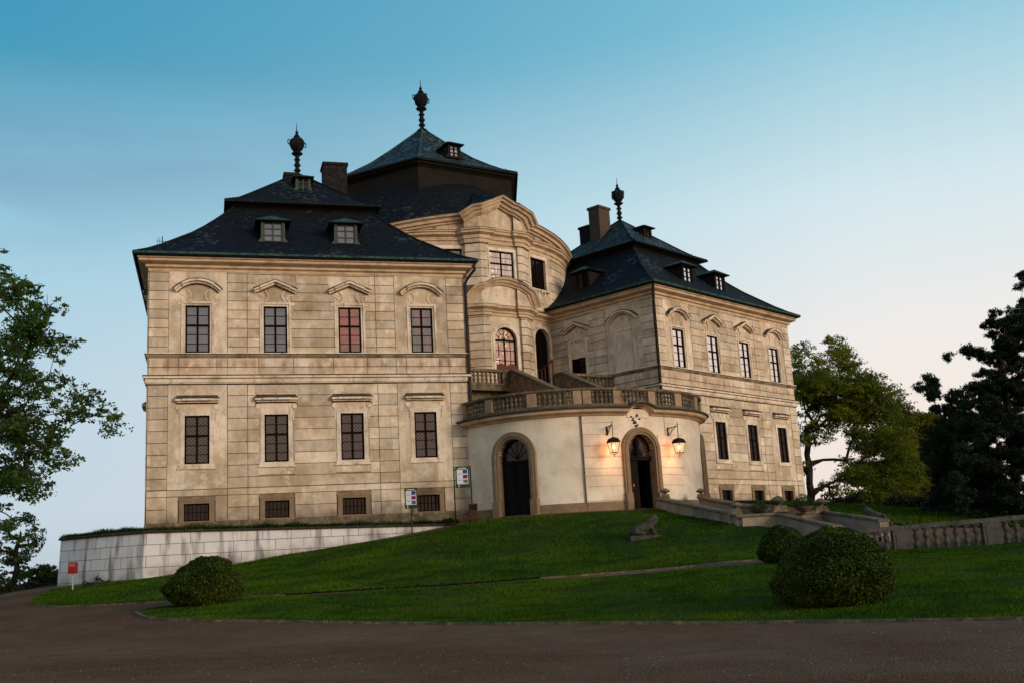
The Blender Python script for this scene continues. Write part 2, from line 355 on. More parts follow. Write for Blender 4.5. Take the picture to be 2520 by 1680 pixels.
def clipbands(mb,u0,u1,zs,cut,y0=-.05,y1=0.004,gap=.034,mi=0):
    """rusticated courses between successive heights zs, interrupted by cut rects (u0,u1,z0,z1)"""
    for za,zb in zip(zs,zs[1:]):
        a,b=za+gap/2,zb-gap/2; segs=[(u0,u1)]
        for c in cut:
            if c[2]<zb-.05 and c[3]>za+.05:
                ns=[]
                for p,q in segs:
                    if c[1]<=p or c[0]>=q: ns.append((p,q)); continue
                    if c[0]>p: ns.append((p,c[0]))
                    if c[1]<q: ns.append((c[1],q))
                segs=ns
        for p,q in segs:
            if q-p>.08: mb.box(p,q,y0,y1,a,b,mi)
UPZ=[11.23]+[11.58+.4935*k for k in range(9)]+[15.6]
LOZ=[4.27]+[4.82+.602*k for k in range(8)]+[9.6]
def surround_meshes():
    """returns dict of meshes for the ornament of one bay, in local coordinates around u=0 (world z)"""
    out={}
    for kind in ('arch','gable'):
        mb=MB(); z0,z1=ZU
        # two-step frame
        for t0,t1,y in ((.0,.10,-.045),(.11,.21,-.095)):
            mb.box(-HW-t1,-HW-t0,y,.0,z0-.02,z1+t1); mb.box(HW+t0,HW+t1,y,.0,z0-.02,z1+t1); mb.box(-HW-t0,HW+t0,y,.0,z1+t0,z1+t1)
        # ears
        for s in (-1,1):
            mb.box(min(s*(HW+.2),s*(HW+.33)),max(s*(HW+.2),s*(HW+.33)),-.035,0,z1-.45,z1+.06)
            ear=[(s*(HW+.30)+.10*math.cos(a),z1+.12+.10*math.sin(a)) for a in np.linspace(0,2*math.pi,10)[:-1]]
            mb.prism(ear,-.07,0)
        # S-shaped volutes between frame and pediment
        for s in (-1,1):
            pts=[]
            for k in range(11):
                t=k/10; x=.36+.17*(abs(t-.5)*2)**1.8
                pts.append((s*x,z1+.24+t*.60))
            mb.ribbon(pts,-.03,.03,-.09,0); mb.ribbon([(s*.92,z1+.62),(s*.70,z1+.56),(s*.62,z1+.40),(s*.74,z1+.24),(s*.88,z1+.16)],-.025,.025,-.07,0)
        mb.box(-.5,.5,-.02,0,z1+.22,z1+.27)
        out['frame_'+kind]=mb
        # pediment with sides broken forward
        pm=MB()
        if kind=='arch': path=arc_pts(1.06,.48,16,0,14.46)
        else: path=[(-1.06,14.48),(0,14.94),(1.06,14.48)]
        mid=[(x,z) for x,z in path if abs(x)<.75]
        def cut(pts,w):   # cut polyline at |x|<w
            r=[]; 
            for (a,b),(c,d) in zip(pts,pts[1:]):
                for k in range(8):
                    t=k/8; x=a+(c-a)*t; z=b+(d-b)*t
                    if abs(x)<=w: r.append((x,z))
            return r+([pts[-1]] if abs(pts[-1][0])<=w else [])
        mid=cut(path,.74) if kind=='arch' else [(-.74,14.48+.46*(1-.74/1.06)),(0,14.94),(.74,14.48+.46*(1-.74/1.06))]
        pm.ribbon(path,-.05,0,-.05,0,1); pm.ribbon(path,0,.095,-.20,0); pm.ribbon(path,.10,.20,-.34,0);  # first ribbon: dark shadow line painted along the pediment's underside
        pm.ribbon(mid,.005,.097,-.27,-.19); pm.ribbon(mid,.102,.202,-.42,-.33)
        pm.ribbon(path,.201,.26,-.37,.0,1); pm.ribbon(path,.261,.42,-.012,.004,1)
        out['ped_'+kind]=pm
    # lower window: plain flat frame panel, ears and straight hood
    mb=MB(); z0,z1=ZL
    for t0,t1,y in ((.0,.21,-.07),):
        mb.box(-HW-t1,-HW-t0,y,.0,z0,z1+t1); mb.box(HW+t0,HW+t1,y,.0,z0,z1+t1); mb.box(-HW-t0,HW+t0,y,.0,z1+t0,z1+t1)
    mb.box(-HW-.16,HW+.16,-.045,0,z1+.215,z1+.66)
    for s in (-1,1):
        ear=[(s*(HW+.33)+.13*math.cos(a),z1+.44+.13*math.sin(a)) for a in np.linspace(0,2*math.pi,12)[:-1]]
        mb.prism(ear,-.08,0); pts=[(s*(HW+.42),z1+.36),(s*(HW+.30),z1+.15),(s*(HW+.27),z1-.1),(s*(HW+.27),z1-.3)]
        mb.ribbon(pts,-.03,.03,-.05,0)
    # sill apron
    mb.box(-HW-.27,HW+.27,-.09,0,z0-.20,z0-.005); mb.box(-HW-.34,HW+.34,-.12,0,z0-.27,z0-.205)
    for s in (-1,1):
        mb.ribbon([(s*.86,z0-.27),(s*.80,z0-.42),(s*.62,z0-.36),(s*.45,z0-.30)],-.02,.02,-.04,0)
    out['frame_low']=mb
    pm=MB(); pm.box(-1.04,1.04,-.05,0,8.60,8.66,1); pm.box(-1.0,1.0,-.18,0,8.665,8.74); pm.box(-1.08,1.08,-.32,0,8.75,8.86); pm.box(-.74,.74,-.38,-.3,8.755,8.855)  # first box: dark shadow strip painted under the straight hood
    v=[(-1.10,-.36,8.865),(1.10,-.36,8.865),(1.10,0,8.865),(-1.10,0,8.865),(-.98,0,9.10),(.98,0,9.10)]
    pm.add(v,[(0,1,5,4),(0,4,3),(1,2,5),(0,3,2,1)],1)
    out['ped_low']=pm
    mb=MB(); z0,z1=ZB; t=.24
    mb.box(-HW-t,-HW,-.09,0,z0-.25,z1+t); mb.box(HW,HW+t,-.09,0,z0-.25,z1+t); mb.box(-HW,HW,-.09,0,z1,z1+t); mb.box(-HW,HW,-.07,0,z0-.3,z0)
    mb.box(-HW-t-.05,HW+t+.05,-.11,-.001,z1+t-.12,z1+t+.003)
    out['frame_base']=mb
    return {k:m for k,m in out.items()}
ORN={}
for k,mb in surround_meshes().items():
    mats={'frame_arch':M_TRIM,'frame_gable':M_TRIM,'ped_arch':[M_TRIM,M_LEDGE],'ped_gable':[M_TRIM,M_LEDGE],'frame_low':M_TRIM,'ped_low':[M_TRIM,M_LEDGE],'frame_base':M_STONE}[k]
    o=mb.build('window_surround' if 'frame' in k else 'pediment',mats); ORN[k]=o.data; bpy.data.objects.remove(o)
def orn(key,name,c,na,u,parent):
    d=Vector((math.cos(na+math.pi/2),math.sin(na+math.pi/2))); p=c+d*u
    o=bpy.data.objects.new(name,ORN[key]); col.objects.link(o); place(o,(p.x,p.y,0),na+math.pi/2,parent); return o
def facade(bc,na,glassU,glassL,bays=(0,1,2,3),ulim=(-H,H),glassB=None,special=None,name='wall'):
    n=Vector((math.cos(na),math.sin(na))); c=bc+n*H; rz=na+math.pi/2
    holes=[]; cut=[]; special=special or {}
    for i in bays:
        u=BAYU[i]; sp_=special.get(i)
        if sp_!='blind' and sp_!='dark': holes.append((u-HW,u+HW,*ZU))
        if sp_=='dark': holes.append((u-HW,u+HW,11.28,12.75))
        if ulim[0]+.01<u: holes.append((u-HW,u+HW,*ZL)); holes.append((u-HW,u+HW,*ZB))
        cut+=[(u-HW-.21,u+HW+.21,11.2,14.4),(u-1.1,u+1.1,14.5,15.35),(u-.85,u+.85,14.1,15),(u-HW-.3,u+HW+.3,5.0,8.65),(u-1.1,u+1.1,8.6,9.12),(u-HW-.3,u+HW+.3,2.2,3.85)]
    holes=[h for h in holes if h[0]>ulim[0] and h[1]<ulim[1]]
    cut=[q for q in cut if q[1]>ulim[0]]
    # wall core (joint colour) and smooth panels
    mb=MB(); holes_wall(mb,ulim,1.2,15.7,holes,.45,0,0)
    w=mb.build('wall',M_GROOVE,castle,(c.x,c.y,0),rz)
    mb=MB()
    g=.02
    def X(a,b): return (max(a,ulim[0]),min(b,ulim[1]))
    for s in (-1,1):
        a,b=sorted((s*7.38,s*H)); a,b=X(a,b)
        if b-a>.2:
            clipbands(mb,a,b,UPZ,[],-.08); clipbands(mb,a,b,LOZ,[],-.08); clipbands(mb,a,b,[2.62,3.3,3.92,4.25],[],-.08)
        a,b=sorted((s*4.45,s*7.36)); a,b=X(a,b)
        if b-a>.2:   # smooth outer bay panel, cut round the openings
            holes_wall(mb,(a,b),11.21,15.62,[h for h in holes if h[0]>a and h[1]<b and h[2]>10],.05,-.05)
            holes_wall(mb,(a,b),4.27,9.61,[h for h in holes if h[0]>a and h[1]<b and 4<h[2]<10],.05,-.05)
            clipbands(mb,a,b,[2.62,3.92,4.25],[q for q in cut if q[2]<3],-.05)
    p,q=X(-4.42,-3.44); 
    for (p,q,y) in ((-4.42,-3.44,-.065),(-3.41,3.37,-.05),(3.40,4.42,-.065)):
        p,q=X(p,q)
        if q-p>.2:
            clipbands(mb,p,q,UPZ,cut,y); clipbands(mb,p,q,LOZ,cut,y); clipbands(mb,p,q,[2.62,3.3,3.92,4.25],cut,y)
    # frieze panels between sill band and ledge
    us=[-H,-7.38,-6.85,-5.0,-4.43,-2.85,-1.05,1.05,2.85,4.43,5.0,6.85,7.38,H]; us=[max(ulim[0],u) for u in us]; us=sorted(set(us))
    for a,b in zip(us,us[1:]):
        if b-a>.1: mb.box(a+.015,b-.015,-.06,.003,10.54,11.0); mb.box(a-.0+.01,b-.01,-.05,.003,10.08,10.50)
    # strips beside/above the surrounds so the core never shows where the photo has plaster
    for i in bays:
        u=BAYU[i]
        if u-HW-.3<ulim[0]: continue
        if abs(u)<4:
            holes_wall(mb,(u-HW-.22,u+HW+.22),11.2,14.5,[(u-HW,u+HW,*ZU)] ,.03,-.03)
            mb.box(u-1.11,u+1.11,-.028,.002,14.5,15.50); mb.box(u-1.11,u+1.11,-.045,.002,9.155,9.575)
            holes_wall(mb,(u-HW-.31,u+HW+.31),4.9,9.15,[(u-HW,u+HW,*ZL)],.03,-.03)
            for q in (-1,1):
                a,b=sorted((u+q*(HW+.31),u+q*1.11)); mb.box(a,b,-.03,.002,8.6,9.15)
        if special.get(i) in ('blind','dark'):
            zb=12.75 if special[i]=='dark' else 11.28
            mb.box(u-HW,u+HW,-.02,.0,zb,13.78)
    wp=mb.build('wall_blocks',M_STUC,castle,(c.x,c.y,0),rz)
    # sill band, ledge
    for i in bays:
        u=BAYU[i]
        if not(ulim[0]<u<ulim[1]): continue
        k='arch' if i in (0,3) else 'gable'
        orn('frame_'+k,'window_surround',c,na,u,castle); orn('ped_'+k,'pediment',c,na,u,castle)
        orn('frame_low','window_surround',c,na,u,castle); orn('ped_low','pediment',c,na,u,castle); orn('frame_base','window_surround',c,na,u,castle)
        cb=c-n*.0
        sp_=special.get(i)
        if sp_ is None: window('up',castle,c,na,u,ZU[0],glassU[i],HW,2.5)
        elif sp_=='dark':
            window('upd',castle,c,na,u,11.28,G_DARK,HW,1.47)
        window('low',castle,c,na,u,ZL[0],glassL[i],HW,2.47)
        window('base',castle,c,na,u,ZB[0],(glassB or G_DARK),HW,.87)
    return c
def ring(path,prof,name,m,closed=True,smooth=False,zf=None):
    mb=MB(); mb.sweep(path,prof,closed,zf=zf); return mb.build(name,m,castle,(0,0,0),0,smooth)
def concave_roof(mb,c,ang,prof,n=4,mi=0,rot=0):
    """pyramidal roof: prof = [(half-width, z)]; n sides"""
    rings=[]
    for h,z in prof:
        if n==4: rings.append([(p.x,p.y,z) for p in squarepath(c,max(h,.02),ang)])
        else:
            rr=max(h,.02)/math.cos(math.pi/n)
            rings.append([(c.x+rr*math.cos(ang+rot+2*math.pi*(k-.5)/n),c.y+rr*math.sin(ang+rot+2*math.pi*(k-.5)/n),z) for k in range(n)])
    v=[p for r in rings for p in r]; f=[]
    for i in range(len(rings)-1):
        for k in range(n): f.append((i*n+k,i*n+(k+1)%n,(i+1)*n+(k+1)%n,(i+1)*n+k))
    mb.add(v,f,mi); return rings
def hips(mb,rings,r,mi=0):
    n=len(rings[0])
    for k in range(n): mb.tube([Vector(q[k])+Vector((0,0,.02)) for q in rings],r,6,mi)
def finial(c,z,sc=1.0):
    mb=MB(); P=[(.30,0),(.34,.10),(.20,.22),(.13,.35),(.17,.5),(.26,.62),(.17,.74),(.13,.95),(.21,1.08),(.25,1.2),(.16,1.32),(.14,1.62),(.24,1.75),(.15,1.86),(.14,2.05),(.19,2.2),(.36,2.32),(.40,2.42),(.26,2.52),(.20,2.6),(.34,2.76),(.56,3.0),(.66,3.3),(.68,3.6),(.60,3.85),(.38,4.02),(.22,4.1),(.30,4.2),(.20,4.34),(.10,4.55),(.16,4.66),(.06,4.8),(.035,4.95),(.025,5.6),(.0,5.65)]
    mb.lathe([(r*sc*(1.45 if q<2.9 else 1.12 if q<5 else 1),q*sc) for r,q in P],8)
    # leaf scrolls of the urn
    for k in range(4):
        a=k*math.pi/2+.4; x,y=math.cos(a),math.sin(a)
        mb.tube([(x*.85*sc,y*.85*sc,3.75*sc),(x*1.02*sc,y*1.02*sc,3.62*sc),(x*1.0*sc,y*1.0*sc,3.35*sc),(x*.88*sc,y*.88*sc,3.2*sc)],.06*sc,5)
    mb.box(-.45*sc,.45*sc,-.45*sc,.45*sc,-.25,.0)
    return mb.build('finial',M_COPD,castle,(c.x,c.y,z),.3,False)
LOWP=[(9.12,16.40),(8.45,16.76),(7.8,17.2),(7.1,17.74),(6.25,18.4),(5.6,19.0),(5.0,19.62),(4.4,20.28),(4.0,20.75)]
TOPP=[(4.5,21.04),(3.7,21.45),(3.1,21.93),(2.3,22.6),(1.4,23.35),(.6,24.05),(.12,24.45)]
def dormer(c,na,u,r,z,w=1.0,h=1.28,depth=3.4,glass=G_MIX,flare=.32,roofh=.42,mm=M_WDORM):
    """dormer part: cheeks + hipped roof, window sub-part"""
    n=Vector((math.cos(na),math.sin(na))); d=Vector((-n.y,n.x)); p=c+n*r+d*u
    mb=MB(); hw=w/2+.14; hw2=hw+flare
    # front with flared feet
    mb.prism([(-hw-.25,0),(-hw-.02,.35),(-hw,h),(-w/2,h),(-w/2,.12),(w/2,.12),(w/2,h),(hw,h),(hw+.02,.35),(hw+.25,0)],-.05,.08,0)
    mb.box(-hw,-w/2+.0,.08,depth,0,h,1); mb.box(w/2,hw,.08,depth,0,h,1); mb.box(-w/2,w/2,.3,.36,0,h,1)
    e=hw2; zz=h
    mb.box(-e,e,-.30,depth,zz,zz+.07,2)
    v=[(-e,-.30,zz+.07),(e,-.30,zz+.07),(e,depth,zz+.07),(-e,depth,zz+.07),(0,.35,zz+.07+roofh),(0,depth,zz+.07+roofh)]
    mb.add(v,[(0,1,4),(1,2,5,4),(3,0,4,5)],3)
    o=mb.build('dormer',[mm,M_BAND,M_COPD,M_COPPER],castle,(p.x,p.y,z),na+math.pi/2)
    q=MB(); t=.05
    q.box(-w/2,-w/2+t,.0,.06,.12,h); q.box(w/2-t,w/2,.0,.06,.12,h); q.box(-w/2+t,w/2-t,.0,.06,.12,.12+t); q.box(-w/2+t,w/2-t,.0,.06,h-t,h)
    q.box(-.04,.04,-.01,.06,.17,h-t)
    for k in (1,2): zz=.12+(h-.12)*k/3; q.box(-w/2+t,w/2-t,.01,.05,zz-.02,zz+.02)
    wn=q.build('window',mm,o)
    g=MB(); g.box(-w/2+.04,w/2-.04,.065,.08,.15,h-.03); g.build('pane',glass,o)
    return o
def wing(off,sgn,full):
    c,na=blockdef(off,sgn); sq=squarepath(c,H,na)
    # eaves cornice
    ring(sq,[(-.1,15.6),(.07,15.6),(.07,15.74),(.20,15.80),(.20,15.92),(.42,16.0),(.52,16.05),(.52,16.16),(.6,16.2),(.6,16.26),(-.1,16.26)],'eaves_cornice',M_CORN)
    ring(sq,[(.0,16.27),(.74,16.27),(.80,16.33),(.80,16.42),(.0,16.42)],'gutter',M_COPD)
    ring(squarepath(c,9.13,na),[(-.05,16.35),(.03,16.35),(.03,16.46),(-.05,16.46)],'gutter_rim',M_COPPER)
    ring(sq,[(-.05,11.02),(.06,11.02),(.10,11.08),(.13,11.12),(.13,11.165),(.05,11.17),(.05,11.20),(-.05,11.20)],'sill_band',M_WEATH) 
    ring(sq,[(-.05,11.201),(.20,11.201),(.20,11.25),(-.05,11.27)],'sill_cap',M_TRIM)
    ring(sq,[(-.05,9.66),(.10,9.66),(.10,9.72),(.15,9.72),(.15,9.90),(.09,9.905),(.09,9.935),(.24,9.94),(.24,10.055),(-.05,10.08)],'ledge',M_TRIM)
    ring(sq,[(-.05,9.60),(.065,9.60),(.065,9.657),(-.05,9.657)],'ledge_undercut',M_LEDGE)  # dark strip, shade beneath the ledge put into its colour
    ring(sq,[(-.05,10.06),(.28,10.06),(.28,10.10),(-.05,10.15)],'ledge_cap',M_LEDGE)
    ring(sq,[(-.05,1.0),(.10,1.0),(.10,2.55),(.07,2.62),(-.05,2.62)],'plinth',M_OLD)
    # roofs
    mb=MB(); rg=concave_roof(mb,c,na,LOWP); mb.build('roof',M_SLATE,castle)
    hp=MB(); hips(hp,rg,.07); 
    mb=MB(); pb=squarepath(c,3.95,na); mb.sweep(pb,[(0,20.0),(.0,20.75),(.22,20.86),(.40,20.9),(.40,20.94),(-.1,20.94)],True); mb.build('attic_band',M_BAND,castle)
    ring(squarepath(c,4.48,na),[(-.35,20.941),(.06,20.941),(.06,21.04),(-.35,21.04)],'upper_gutter',M_COPD)
    mb=MB(); rg=concave_roof(mb,c,na,TOPP); mb.build('upper_roof',M_SLATE if full=='L' else M_SLATEG,castle); hips(hp,rg,.06)
    hp.build('hip_flashing',M_COPD,castle)
    finial(c,24.35,.64)
    return c,na
cL,nL=wing(-60,1,'L'); cR,nR=wing(60,-1,'R'); cB,nB=wing(180,-1,'B')
def nrm(a): return Vector((math.cos(a),math.sin(a)))
HP=math.pi/2
# left wing
facade(cL,nL,[G_GREY,G_GREY,G_RED,G_MIX],[G_LAT]*4)
facade(cL,nL-HP,[G_GREY]*4,[G_LAT]*4)
facade(cL,nL+HP,[G_GREY]*4,[G_LAT]*4,bays=(0,1),ulim=(-H,1.0))
facade(cL,nL+2*HP,[G_GREY]*4,[G_LAT]*4,bays=(),ulim=(-H,H))
# right wing
facade(cR,nR,[G_SKY]*4,[G_DARK]*4,glassB=G_DARK)
facade(cR,nR-HP,[G_GREY]*4,[G_DARK]*4,bays=(2,3),ulim=(-.9,H),special={3:'blind',2:'dark'})
facade(cR,nR+HP,[G_GREY]*4,[G_DARK]*4)
facade(cR,nR+2*HP,[G_GREY]*4,[G_DARK]*4,bays=())
for k in range(4): facade(cB,nB+k*HP,[G_GREY]*4,[G_DARK]*4,bays=(1,2) if k<2 else ())
# dormers
dormer(cL,nL,-1.97,7.0,17.66,glass=G_GREY); dormer(cL,nL,2.05,7.0,17.66,glass=G_GREY)
dormer(cL,nL,.15,2.2,22.45,.62,.95,2.0,G_DARK,.2,.3)
dormer(cR,nR,-1.95,6.9,17.7,glass=G_SKY,mm=M_BAND); dormer(cR,nR,2.05,6.9,17.7,glass=G_SKY,mm=M_BAND)
dormer(cR,nR,.35,2.2,22.45,.62,.95,2.0,G_SKY,.2,.3,M_BAND)
dormer(cR,nR-HP,1.6,6.95,17.7,glass=G_DARK,mm=M_BAND)
dormer(cL,nL-HP,0,6.75,17.72)
# snow guards on the right wing
sg=MB()
nn,dd=nrm(nR),Vector((-nrm(nR).y,nrm(nR).x))
for k in range(22):
    u=-8.1+k*.77; p=cR+nn*8.3+dd*u; sg.tube([(p.x,p.y,16.72),(p.x,p.y,17.02)],.025,4)
for k in range(9):
    u=-3.4+k*.85; p=cR+nn*3.9+dd*u; sg.tube([(p.x,p.y,21.25),(p.x,p.y,21.55)],.02,4)
sg.build('snow_guards',M_PIPE,castle)
# chimneys
def chimney(c,na,a0,a1,b0,b1,z0,z1,m):
    n=nrm(na); mb=MB()
    mb.box(b0,b1,-a1,-a0,z0,z1-.18); mb.box(b0-.08,b1+.08,-a1-.08,-a0+.08,z1-.18,z1)
    return mb.build('chimney',m,castle,(c.x,c.y,0),na+HP)
def chim_fn(t,pos,c,b,g):
    tx=t.nodes.new('ShaderNodeTexCoord'); s=t.nodes.new('ShaderNodeSeparateXYZ'); t.links.new(tx.outputs['Object'],s.inputs[0])
    h=mth(t,'ADD',s.outputs[0],s.outputs[1]); f=None
    for q in (mth(t,'ADD',h,s.outputs[2]),mth(t,'SUBTRACT',h,s.outputs[2])):
        k=mth(t,'LESS_THAN',mth(t,'FRACT',mth(t,'MULTIPLY',q,4.5)),.16); f=k if f is None else mth(t,'MAXIMUM',f,k)
    return mixc(t,f,c,(.02,.017,.015))
M_CHIM=mat('chimney_tiles',(.10,.075,.055),.8,[(3,(.05,.04,.03),.4,.7,.8)],fn=chim_fn)
M_CHIMD=mat('chimney_dark',(.010,.009,.009),.9,[(3,(.035,.03,.026),.4,.7,.8)])
chimney(cL,nL,-2.2,-.8,1.75,3.25,22.0,25.75,M_CHIMD)
chimney(cR,nR,-1.35,-.35,-2.05,-.75,22.0,25.45,M_CHIM)
chimney(cR,nR,-2.6,-1.7,-1.75,-1.0,22.0,24.3,M_CHIMD)
chimney(cL,nL,.2,.9,-.85,-.1,23.2,24.25,M_CHIMD)
# ------------------------------------------------------------------ rotunda
RR=10.3
def rang(r,deg): return CC+r*Vector((math.cos(EA+R_(deg)),math.sin(EA+R_(deg))))
def seg_arc(r,a0,a1,st=2.5):
    n=max(2,int(abs(a1-a0)/st)+1); return [rang(r,a0+(a1-a0)*k/(n-1)) for k in range(n)]
BO=-.12   # bay axis offset
def bpt(d,u): return pd(d,u+BO)
def rot_holes(mb,r,a0,a1,z0,z1,holes,mi=0,th=.5):
    """curved wall with holes given in degrees"""
    as_=sorted(set([a0+(a1-a0)*k/24 for k in range(25)]+[h for q in holes for h in q[:2] if a0<h<a1])); zs=sorted(set([z0,z1]+[h for q in holes for h in q[2:]]))
    for a,b in zip(as_,as_[1:]):
        for c,d in zip(zs,zs[1:]):
            if any(q[0]<(a+b)/2<q[1] and q[2]<(c+d)/2<q[3] for q in holes): continue
            p,q=rang(r,a),rang(r,b); mb.quad((p.x,p.y,c),(q.x,q.y,c),(q.x,q.y,d),(p.x,p.y,d),mi)
    for (a,b,c,d) in holes:
        P=[rang(r,a),rang(r,b),rang(r-th,b),rang(r-th,a)]
        for s in ((P[0],P[3]),(P[1],P[2])):
            mb.quad((s[0].x,s[0].y,c),(s[1].x,s[1].y,c),(s[1].x,s[1].y,d),(s[0].x,s[0].y,d),mi)
        for z in (c,d): mb.quad(*[(p.x,p.y,z) for p in P],mi)
wb=MB(); AW=4.55; NB=19.0
UPW=(17.72,19.86); LOW=(11.3,14.96)
def curved_courses(mb,r,a0,a1,zs,holes,gap=.05,out=.05):
    for za,zb in zip(zs,zs[1:]):
        segs=[(a0,a1)]
        for h in holes:
            if h[2]<zb-.02 and h[3]>za+.02:
                ns=[]
                for p,q in segs:
                    if h[1]<=p or h[0]>=q: ns.append((p,q)); continue
                    if h[0]>p: ns.append((p,h[0]))
                    if h[1]<q: ns.append((h[1],q))
                segs=ns
        for p,q in segs:
            if q-p<.4: continue
            n=max(2,int((q-p)/2)+2); pts=[rang(r,p+(q-p)*k/(n-1)) for k in range(n)]
            mb.sweep(pts,[(-.01,za+gap/2),(out,za+gap/2),(out,zb-gap/2),(-.01,zb-gap/2)])
hol=[(s*NB-AW+2.2*0,s*NB+AW,*UPW) for s in (-1,1)]+[(s*NB-AW,s*NB+AW,*LOW) for s in (-1,1)]
rot_holes(wb,RR,-75,75,1.5,21.4,hol)
wb.build('rotunda_wall',M_GROOVE,castle)
ucut=[(h[0]-1.3,h[1]+1.3,h[2]-.3,h[3]+.35) for h in hol]
for sg_ in (1,-1):
    cb=MB(); A=lambda a,b: sorted((sg_*a,sg_*b))
    curved_courses(cb,RR,*A(13,55),[16.2+.56*k for k in range(8)],ucut); curved_courses(cb,RR,*A(13,33),[9.0+.56*k for k in range(12)],ucut)
    rot_holes(cb,RR+.03,*A(10,28),16.2,20.3,[hol[1 if sg_>0 else 0]]); rot_holes(cb,RR+.03,*A(10,29),9,15.5,[hol[3 if sg_>0 else 2]])
    cb.build('rotunda_blocks',M_STUC,castle)

# rest of the rotunda drum behind
mb=MB(); mb.sweep(seg_arc(RR-.05,75,285,6),[(-.3,1.5),(0,1.5),(0,21.4),(-.3,21.4)]); mb.build('rotunda_wall',M_STUC,castle)
# bay: front plane, folded pilasters
BAY=[bpt(10.2,-2.45),bpt(10.42,-2.38),bpt(10.98,-1.62),bpt(11.0,-1.22),bpt(10.84,-1.20),bpt(10.84,1.20),bpt(11.0,1.22),bpt(10.98,1.62),bpt(10.42,2.38),bpt(10.2,2.45)]
BAYC=[bpt(10.1,-2.55),bpt(10.45,-2.45),bpt(11.02,-1.66),bpt(11.04,-1.05),bpt(10.86,-1.02),bpt(10.86,1.02),bpt(11.04,1.05),bpt(11.02,1.66),bpt(10.45,2.45),bpt(10.1,2.55)]
def arched(w,zs,n=16): return [(-w,0)]+[(-w*math.cos(math.pi*k/n),zs+w*math.sin(math.pi*k/n)) for k in range(n+1)]+[(w,0)]
bayw=bpt(10.84,0); brz=EA+HP
mb=MB()
dw,spr=.83,13.78; top=spr+dw
holes_wall(mb,(-1.2,1.2),9.0,20.2,[(-.92,.92,17.74,19.72),(-dw,dw,11.2,top)],.5,0,0)
# spandrels of the arched door
n=12
for s in (-1,1):
    arc=[(s*dw*math.cos(math.pi/2*k/n),spr+dw*math.sin(math.pi/2*k/n)) for k in range(n+1)]
    mb.prism([(s*dw,top)]+arc,0.001,.45)
mb.build('bay_wall',M_STUC,castle,(bayw.x,bayw.y,0),brz)
pm=MB(); 
for s in (-1,1):
    A=[bpt(10.84,s*1.20),bpt(11.0,s*1.22),bpt(10.98,s*1.62),bpt(10.42,s*2.38),bpt(10.1,s*2.45)]
    if s>0: pass
    else: A=A[::-1]
    pm.sweep(A,[(-.3,9.0),(0,9.0),(0,20.2),(-.3,20.2)],mi=1)
    pm.sweep(A[1:] if s>0 else A[:-1],[(-.2,9.0),(.02,9.0),(.02,9.3),(-.2,9.3)])
    zs=[9.3+.535*k for k in range(12)]+[15.3]
    for za,zb in list(zip(zs,zs[1:]))+list(zip([17.3+.56*k for k in range(5)],[17.3+.56*k for k in range(1,6)])):
        pm.sweep(A,[(-.2,za+.03),(.045,za+.03),(.045,zb-.03),(-.2,zb-.03)])
pm.build('bay_pilasters',[M_STUC,M_GROOVE],castle)
# flank walls spandrels & windows
def loc_frame(deg,r=RR): p=rang(r,deg); return p,EA+R_(deg)
def arched_window(p,na,w,z0,spr,glass,name='window',fan=True,rec=.14):
    mb=MB(); n=16; t=.07; top=spr+w
    hh=spr-z0
    outer=[(-w,0)]+[(-w*math.cos(math.pi*k/n),hh+w*math.sin(math.pi*k/n)) for k in range(n+1)]+[(w,0)]
    mb.ribbon(outer,-.09,0.0,rec,rec+.09) if False else mb.ribbon(outer[::-1],0,.09,rec,rec+.09)
    mb.box(-w,w,rec-.02,rec+.09,hh-.06,hh+.06); mb.box(-.045,.045,rec-.01,rec+.08,0,hh)
    for x in (-w*.52,w*.52): mb.box(x-.018,x+.018,rec+.02,rec+.06,0,hh)
    z=hh-.65
    while z>.1: mb.box(-w,w,rec+.02,rec+.06,z-.018,z+.018); z-=.65
    if fan:
        for k in range(1,6):
            a=math.pi*k/6; mb.tube([(0,rec+.04,hh+.05),(-w*math.cos(a)*.97,rec+.04,hh+w*math.sin(a)*.97)],.018,4)
        mb.tube([(-.52*w*math.cos(math.pi*k/10),rec+.04,hh+.52*w*math.sin(math.pi*k/10)) for k in range(11)],.018,4)
    o=mb.build(name,M_WFR,castle,(p.x,p.y,z0),na+HP)
    g=MB(); g.prism([(x*.97,max(0,z)) for x,z in outer],rec+.05,rec+.065); g.build('pane',glass,o)
    return o
def spandrel(p,na,w,spr,top,m,halfw):
    mb=MB(); n=12
    for s in (-1,1):
        arc=[(s*w*math.cos(math.pi/2*k/n),spr+w*math.sin(math.pi/2*k/n)) for k in range(n+1)]
        mb.prism([(s*halfw,top+.01),(s*halfw,spr)]+arc,-.03,.4)
    mb.build('bay_wall',m,castle,(p.x,p.y,0),na+HP)
def arch_surround(p,na,w,z0,spr,t,m,y=-.08,name='window_surround',steps=2):
    mb=MB(); n=18
    out=[(-w,z0)]+[(-w*math.cos(math.pi*k/n),spr+w*math.sin(math.pi*k/n)) for k in range(n+1)]+[(w,z0)]
    mb.ribbon(out,0,t*.6,y-.05,.02); mb.ribbon(out,t*.6,t,y,.02)
    return mb.build(name,m,castle,(p.x,p.y,0),na+HP)
gw=RR*math.sin(R_(AW))
